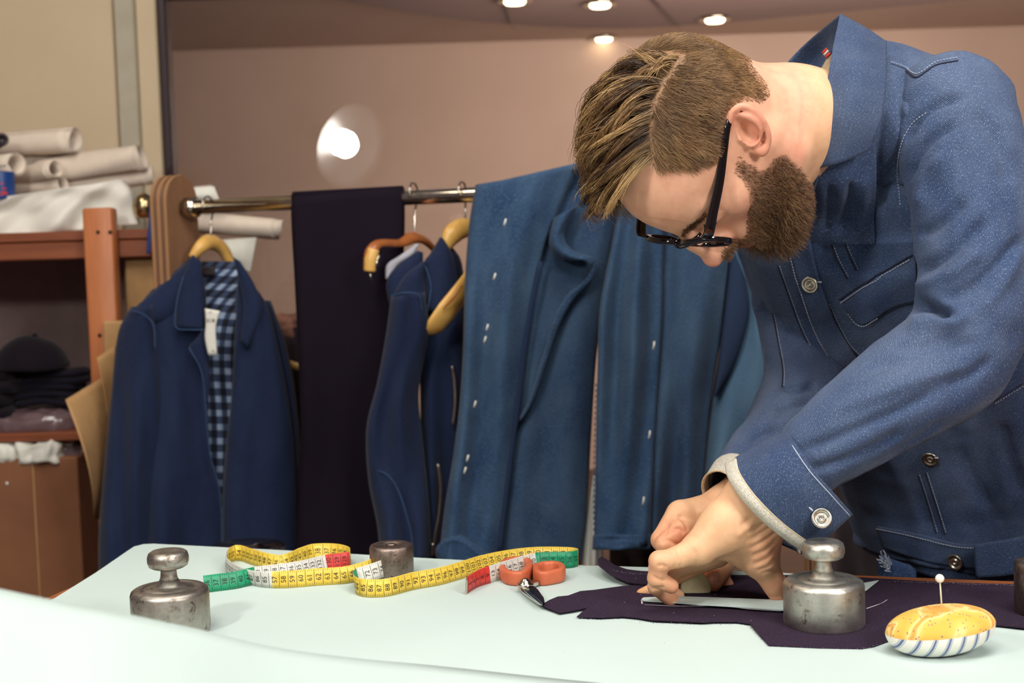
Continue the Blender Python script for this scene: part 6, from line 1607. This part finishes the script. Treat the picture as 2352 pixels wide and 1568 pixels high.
# ---------------------------------------------- tailor's chalk in his fingers
n = 40; a = np.linspace(0, 2 * math.pi, n, endpoint=False); cc = at(1597, 1341, 1.3975)
prf = [(math.copysign(abs(math.cos(t)) ** .8, math.cos(t)) * (.0165 - .004 * math.sin(t)), math.copysign(abs(math.sin(t)) ** .85, math.sin(t)) * .0135) for t in a]
V_ = []
for s_, dp in ((.80, -.0040), (.94, -.0034), (1.0, -.002), (1.0, .002), (.94, .0034), (.80, .0040)):
    V_ += [cc + RT * (x * s_) + np.array([0, 0, 1]) * (y * s_) + np.array([0.1, 1, 0]) * dp for x, y in prf]
F_ = gridfaces(n, 6, True) + [tuple(range(n - 1, -1, -1)), tuple(range(5 * n, 6 * n))]
o = mk('tailor_chalk', V_, F_, plain('chalk_cream', S(222, 216, 176), .8, c2=S(200, 192, 146), nscale=120)); tag(o, 'cream piece of tailor\'s chalk held over the paper strip', 'chalk')

# ---------------------------------------------- hair, beard, brows: strands
HQ = nearpx(HV)
hC, hR = np.array([0, -.004, .048]), np.array([.075, .097, .081])
area_w = np.ones(len(HV))
def strands(P, r0, taper=.25, sides=3):
    """P: (n strands, m points, 3) in the head frame -> mesh of thin tapered tubes"""
    n, m = P.shape[:2]; T = nrm(np.gradient(P, axis=1)); ref = nrm(np.random.default_rng(1).normal(size=(n, 1, 3))); A1 = nrm(np.cross(T, ref)); A2 = np.cross(T, A1)
    rr = (r0[:, None] if np.ndim(r0) else r0) * np.linspace(1, taper, m)[None, :] ** .8
    a = np.arange(sides) * 2 * math.pi / sides
    V_ = P[:, :, None] + rr[:, :, None, None] * (np.cos(a)[None, None, :, None] * A1[:, :, None] + np.sin(a)[None, None, :, None] * A2[:, :, None])
    base = (np.arange(n) * m * sides)[:, None, None, None]; j = np.arange(m - 1)[None, :, None, None] * sides; i = np.arange(sides)[None, None, :, None]; i2 = (i + 1) % sides
    F_ = np.concatenate([base + j + i, base + j + i2, base + j + sides + i2, base + j + sides + i], -1).reshape(-1, 4)
    return V_.reshape(-1, 3), F_
def pick(mask, n, rg, w=None):
    """random points on the head's faces whose corners lie in mask"""
    fi = np.where(mask[HF].all(1))[0]; k = rg.choice(fi, n, p=None if w is None else w[fi] / w[fi].sum()); q = HF[k]; b = rg.dirichlet((1, 1, 1, 1), n)
    return np.einsum('nk,nkd->nd', b, HV[q]), nrm(np.einsum('nk,nkd->nd', b, HN[q]))
def push(P, m0):
    d = (P - hC) / hR; e = np.linalg.norm(d, axis=-1, keepdims=True); k = np.where(e < 1 + m0, (1 + m0) / np.maximum(e, 1e-6), 1.0)
    return hC + (P - hC) * k
def enorm(P): return nrm((P - hC) / hR ** 2)
rg = np.random.default_rng(21)
x_, y_, z_ = HV.T
inscalp = (sd_s > 2) & (earm < .1) & (z_ > -.08)
PART = -.043 + .0025 * vnoise(HV, 60)
front = np.clip((y_ - .02) / .06, 0, 1)
top = inscalp & (x_ > PART) & (z_ > .080 - .045 * np.clip((y_ - .03) / .05, 0, 1)) & (y_ > -.070)
side = inscalp & ~top
# long hair on top: clumps combed from the parting to his right and forward
nC = 230; M_ = 10
cr_, cn_ = pick(top, nC, rg)
L_ = .058 + .014 * rg.random(nC) + .010 * np.clip(cr_[:, 1] / .07, -1, 1); L_ *= np.clip((cr_[:, 1] + .085) / .05, .45, 1)
cp = [cr_ - cn_ * .001]; dist_p = np.clip((cr_[:, 0] + .043) / .05, 0, 1)
cj = rg.normal(0, 1, (nC, 3))
for k in range(M_ - 1):
    t = k / (M_ - 2); p = cp[-1]; n_ = enorm(p)
    fl_ = np.array([1.0, .62, 0])[None] + cj * .22 + np.stack([0 * dist_p, .35 * np.sin(t * 3 + cj[:, 2]), 0 * dist_p], 1)
    fwd = np.clip((cr_[:, 1] - .035) / .04, 0, 1)[:, None]
    fl_ = fl_ * (1 - .5 * fwd) + np.array([.55, .55, .55])[None] * (.5 * fwd)
    fl_ = fl_ - n_ * np.sum(fl_ * n_, 1)[:, None]
    lift = (1.10 * (1 - t) ** 1.2 + .10 + .45 * fwd[:, 0] * (1 - t))[:, None] - .42 * t
    d = nrm(nrm(fl_) + n_ * lift); cp.append(p + d * (L_ / (M_ - 1))[:, None])
cp = np.stack(cp, 1)
nS = 7600
sr, sn = pick(top, nS, rg); sr[:, 0] -= np.abs(rg.normal(0, .0036, nS)) * (sr[:, 0] < -.028)
ci_ = np.argmin(((sr[:, None] - cr_[None]) ** 2).sum(-1) + rg.random((nS, nC)) * .00006, 1)
tt_ = np.linspace(0, 1, M_)[None, :, None]
off = (sr - cr_[ci_])[:, None] * (1 - .86 * tt_ ** .8)
wav = .0016 * np.sin(tt_ * (5 + 4 * rg.random((nS, 1, 1))) + 6.28 * rg.random((nS, 1, 3))) * tt_ + rg.normal(0, .0010, (nS, 1, 3)) * tt_ ** 1.5
sc_ = 1 + .16 * rg.normal(size=(nS, 1, 1)); base_ = cp[ci_]
TP = cr_[ci_][:, None] + (base_ - cr_[ci_][:, None]) * sc_ + off + wav; TP[:, 1:] = push(TP[:, 1:], .012)
fly = rg.random(nS) < .012; TP[fly] += (tt_ ** 1.6) * rg.normal(0, .007, (fly.sum(), 1, 3))
# short sides and back
nD = 19000
dr, dn = pick(side, nD, rg); dr[:, 0] += np.abs(rg.normal(0, .0030, nD)) * (dr[:, 2] > .075) * (dr[:, 0] < 0); dpx = polydist(nearpx(dr), SCALP)
zz = np.clip((dr[:, 2] - .005) / .095, 0, 1); back = np.clip((-.045 - dr[:, 1]) / .05, 0, 1); up_ = zz * zz * (3 - 2 * zz)
Ls = (.0052 + .016 * up_ ** 1.3 * (1 - .55 * back)) * (.8 + .4 * rg.random(nD)) * np.clip(.55 + dpx / 60, .55, 1)
MD = 6; dpth = [dr - dn * .0006]; jit = rg.normal(0, 1, (nD, 3)); cl = np.stack([vnoise(dr + 7, 90), vnoise(dr + 17, 90), vnoise(dr + 27, 90)], 1)
for k in range(MD - 1):
    t = k / (MD - 2); p = dpth[-1]; n_ = dn
    fl_ = np.stack([0 * zz, .50 * up_ - .35 * back - .10, -np.ones(nD)], 1) + jit * .16 + cl * .45
    fl_ = nrm(fl_ - n_ * np.sum(fl_ * n_, 1)[:, None])
    d = nrm(fl_ + n_ * (.42 * (1 - t) + .08)[..., None] if np.ndim(t) else fl_ + n_ * (.42 * (1 - t) + .06)); dpth.append(p + d * (Ls / (MD - 1))[:, None])
SP = np.stack(dpth, 1)
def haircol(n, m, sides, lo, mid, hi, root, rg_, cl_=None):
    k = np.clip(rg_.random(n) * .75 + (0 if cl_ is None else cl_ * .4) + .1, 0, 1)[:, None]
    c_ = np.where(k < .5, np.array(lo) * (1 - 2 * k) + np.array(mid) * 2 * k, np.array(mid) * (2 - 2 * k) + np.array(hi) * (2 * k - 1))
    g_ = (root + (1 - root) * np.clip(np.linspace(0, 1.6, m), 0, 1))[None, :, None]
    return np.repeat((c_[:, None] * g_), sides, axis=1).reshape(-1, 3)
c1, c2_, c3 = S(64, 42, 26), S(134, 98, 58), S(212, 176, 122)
vt, ft_ = strands(TP, .00036 + .00012 * rg.random(nS), .3); vs2, fs2 = strands(SP, np.full(nD, .00023), .35)
cl_t = rg.normal(0, .8, nC)[ci_]
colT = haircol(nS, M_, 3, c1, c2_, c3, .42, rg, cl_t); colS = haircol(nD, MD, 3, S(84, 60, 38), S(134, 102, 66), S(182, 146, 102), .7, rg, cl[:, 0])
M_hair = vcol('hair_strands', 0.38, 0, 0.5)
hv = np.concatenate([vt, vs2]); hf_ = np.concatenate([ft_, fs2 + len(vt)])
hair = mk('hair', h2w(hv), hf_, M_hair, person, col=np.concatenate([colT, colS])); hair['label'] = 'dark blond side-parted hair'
# beard and moustache
inb = (sd_b > -2) & (earm < .1) & (z_ < .02) & (np.linalg.norm((HV - np.array([0, .108, -.058])) / np.array([.022, .016, .0110]), axis=1) > 1)
nB = 11500
br, bn = pick(inb, nB, rg); bpx = polydist(nearpx(br), BEARD)
full = np.clip((bpx + 4) / 70, 0, 1); low = np.clip((-.035 - br[:, 2]) / .05, 0, 1)
LB = (.0045 + .0085 * full + .0110 * low * full) * (.75 + .5 * rg.random(nB)); must = (br[:, 2] > -.052) & (br[:, 1] > .085); LB = np.where(must, .0075 * (.8 + .4 * rg.random(nB)), LB)
MB = 7; bp_ = [br - bn * .0008]; jb = rg.normal(0, 1, (nB, 3)); ph_ = 6.28 * rg.random((nB, 3))
for k in range(MB - 1):
    t = k / (MB - 2)
    d = bn * .75 + np.array([0, .10, -.75])[None] + jb * .22 + .38 * np.sin(ph_ + t * 5.5); d = np.where(must[:, None], bn * .45 + np.stack([.5 * np.sign(br[:, 0]), .25 + 0 * LB, -.8 + 0 * LB], 1) + jb * .15, d)
    bp_.append(bp_[-1] + nrm(d) * (LB / (MB - 1))[:, None])
vb, fb_ = strands(np.stack(bp_, 1), .00020 + .0001 * rg.random(nB), .35)
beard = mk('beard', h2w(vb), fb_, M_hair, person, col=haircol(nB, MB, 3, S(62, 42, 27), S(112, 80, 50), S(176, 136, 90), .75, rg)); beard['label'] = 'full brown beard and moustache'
# brows and lashes
BROW = [(1556, 548), (1566, 528), (1596, 508), (1614, 492), (1622, 490), (1622, 500), (1610, 515), (1588, 532), (1572, 552)]
inw = (polydist(HQ, BROW) > 0) & (y_ > .05)
wr, wn = pick(inw, 900, rg); d = wn * .35 + np.stack([np.sign(wr[:, 0]) * .75, -.35 + 0 * wr[:, 0], .25 + 0 * wr[:, 0]], 1) + rg.normal(0, .18, (900, 3)); d = nrm(d)
WP = wr[:, None] + d[:, None] * (np.linspace(0, 1, 5)[None, :, None] * (.006 + .004 * rg.random((900, 1, 1)))) - wn[:, None] * .0004
vw, fw = strands(WP, np.full(900, .00030), .3)
LP = []
for sx in (-1, 1):
    for k in range(60):
        u = k / 59; p = np.array([sx * (.017 + .021 * u), .0935 - .008 * u + .004 * math.sin(math.pi * u), .0078 + .0006 * math.sin(3 * u)]); d = nrm(np.array([sx * .15, .85, -.35])); LP.append([p + d * .0085 * s_ + np.array([0, 0, .0022]) * s_ * s_ for s_ in np.linspace(0, 1, 5)])
vl, fl2 = strands(np.array(LP), np.full(120, .00022), .2)
o = mk('eyebrows', h2w(np.concatenate([vw, vl])), np.concatenate([fw, fl2 + len(vw)]), M_hair, person, col=np.concatenate([haircol(900, 5, 3, S(60, 40, 26), S(96, 68, 42), S(130, 98, 64), 1, rg), np.repeat(np.array(S(40, 26, 20))[None], len(vl), 0)])); o['label'] = 'brown eyebrows and lashes'

# ---------------------------------------------- glasses
M_acet = plain('black_acetate', S(16, 12, 16), .12, c2=S(12, 8, 12), nscale=10, spec=.7, coat=.6)
M_lens = glassy('lens', (.97, .97, .96), .07)
gl = thing('eyeglasses', h2w((0, .118, -.01)), 'black acetate eyeglasses worn by the bending man', 'glasses')
def gw(p): return h2w(np.asarray(p))
GYl = .1155
for sx in (-1, 1):
    a = np.linspace(0, 2 * math.pi, 64, endpoint=False); ca, sa = np.cos(a), np.sin(a)
    X = sx * .0330 + np.sign(ca) * np.abs(ca) ** .62 * .0250; Z = .0130 + np.sign(sa) * np.abs(sa) ** .62 * (.0195); Yy = GYl - .006 * ((np.abs(X) - .01) / .05) ** 2 + .10 * (Z - .0130)
    C_ = np.stack([X, Yy, Z], 1); T = nrm(np.roll(C_, -1, 0) - np.roll(C_, 1, 0)); Nn_ = nrm(np.cross(T, np.array([0, 1, 0])))
    pr = [(.0030, .0030), (.0030, -.0030), (-.0026, -.0030), (-.0026, .0030)]
    V_ = np.array([[c_ + n_ * p_[0] + np.array([0, p_[1], 0]) for p_ in pr] for c_, n_ in zip(C_, Nn_)]).reshape(-1, 3); k = 4
    F_ = [(i * k + j, i * k + (j + 1) % k, ((i + 1) % 64) * k + (j + 1) % k, ((i + 1) % 64) * k + j) for i in range(64) for j in range(k)]
    o = mk('rim', gw(V_), F_, M_acet, gl); bv = o.modifiers.new('bev', 'BEVEL'); bv.width = .0007; bv.segments = 2
    V_ = np.concatenate([C_ - Nn_ * .001, [[sx * .0330, GYl - .001, .0130]]]); mk('lens', gw(V_), [(i, (i + 1) % 64, 64) for i in range(64)], M_lens, gl)
    # temple: flat bar from hinge to over the ear
    tp = [hplane(1627, 538, -.0630), hplane(1637, 490, -.0660), hplane(1652, 420, -.0700), hplane(1663, 345, -.0750), hplane(1673, 285, -.0790), hplane(1688, 255, -.0765), hplane(1706, 252, -.0740)]
    P = crom([(sx * .0580, .1130, tp[0][2])] + [(sx * abs(q[0]), q[1], q[2]) for q in tp], 44)
    hh = np.interp(np.linspace(0, 1, 44), [0, .06, .5, .75, 1], [.0060, .0062, .0050, .0036, .0030])
    V_ = np.array([[p_ + np.array([sx * b * .0013, 0, 0]) + np.array([0, 0, c_ * h_]) for b, c_ in ((1, 1), (1, -1), (-1, -1), (-1, 1))] for p_, h_ in zip(P, hh)]).reshape(-1, 3)
    F_ = gridfaces(4, 44, True) + [(3, 2, 1, 0), (172, 173, 174, 175)]
    o = mk('temple', gw(V_), F_, M_acet, gl); bv = o.modifiers.new('bev', 'BEVEL'); bv.width = .0006; bv.segments = 2
    V_, F_ = tube([(sx * .008, .1150, .0180), (sx * .0125, .1090, .012), (sx * .0150, .1035, .008)], .0020, 8); mk('nose_pad', gw(V_), F_, M_acet, gl)
V_, F_ = tube(crom([(-.0100, .1165, .0190), (-.005, .1185, .0220), (0, .1195, .0225), (.005, .1185, .0220), (.0100, .1165, .0190)], 16), .0036, 10); mk('bridge', gw(V_), F_, M_acet, gl)

# pen marks on the jacket's paper tag
parts = []
for txt, x, y, sz in (('018', 484, 736, .011), ('xs', 483, 716, .006), ('44', 489, 806, .006)):
    vv_, ff_ = digits(txt); cc_ = at(x, y, YJ - .1035); parts.append((np.array([cc_ + RT * (v_[0] * sz) + UP * (v_[1] * sz) for v_ in vv_]), ff_))
V_, F_ = join(*parts); mk('pen_marks', V_, F_, M_ink, tagp, smooth=False)
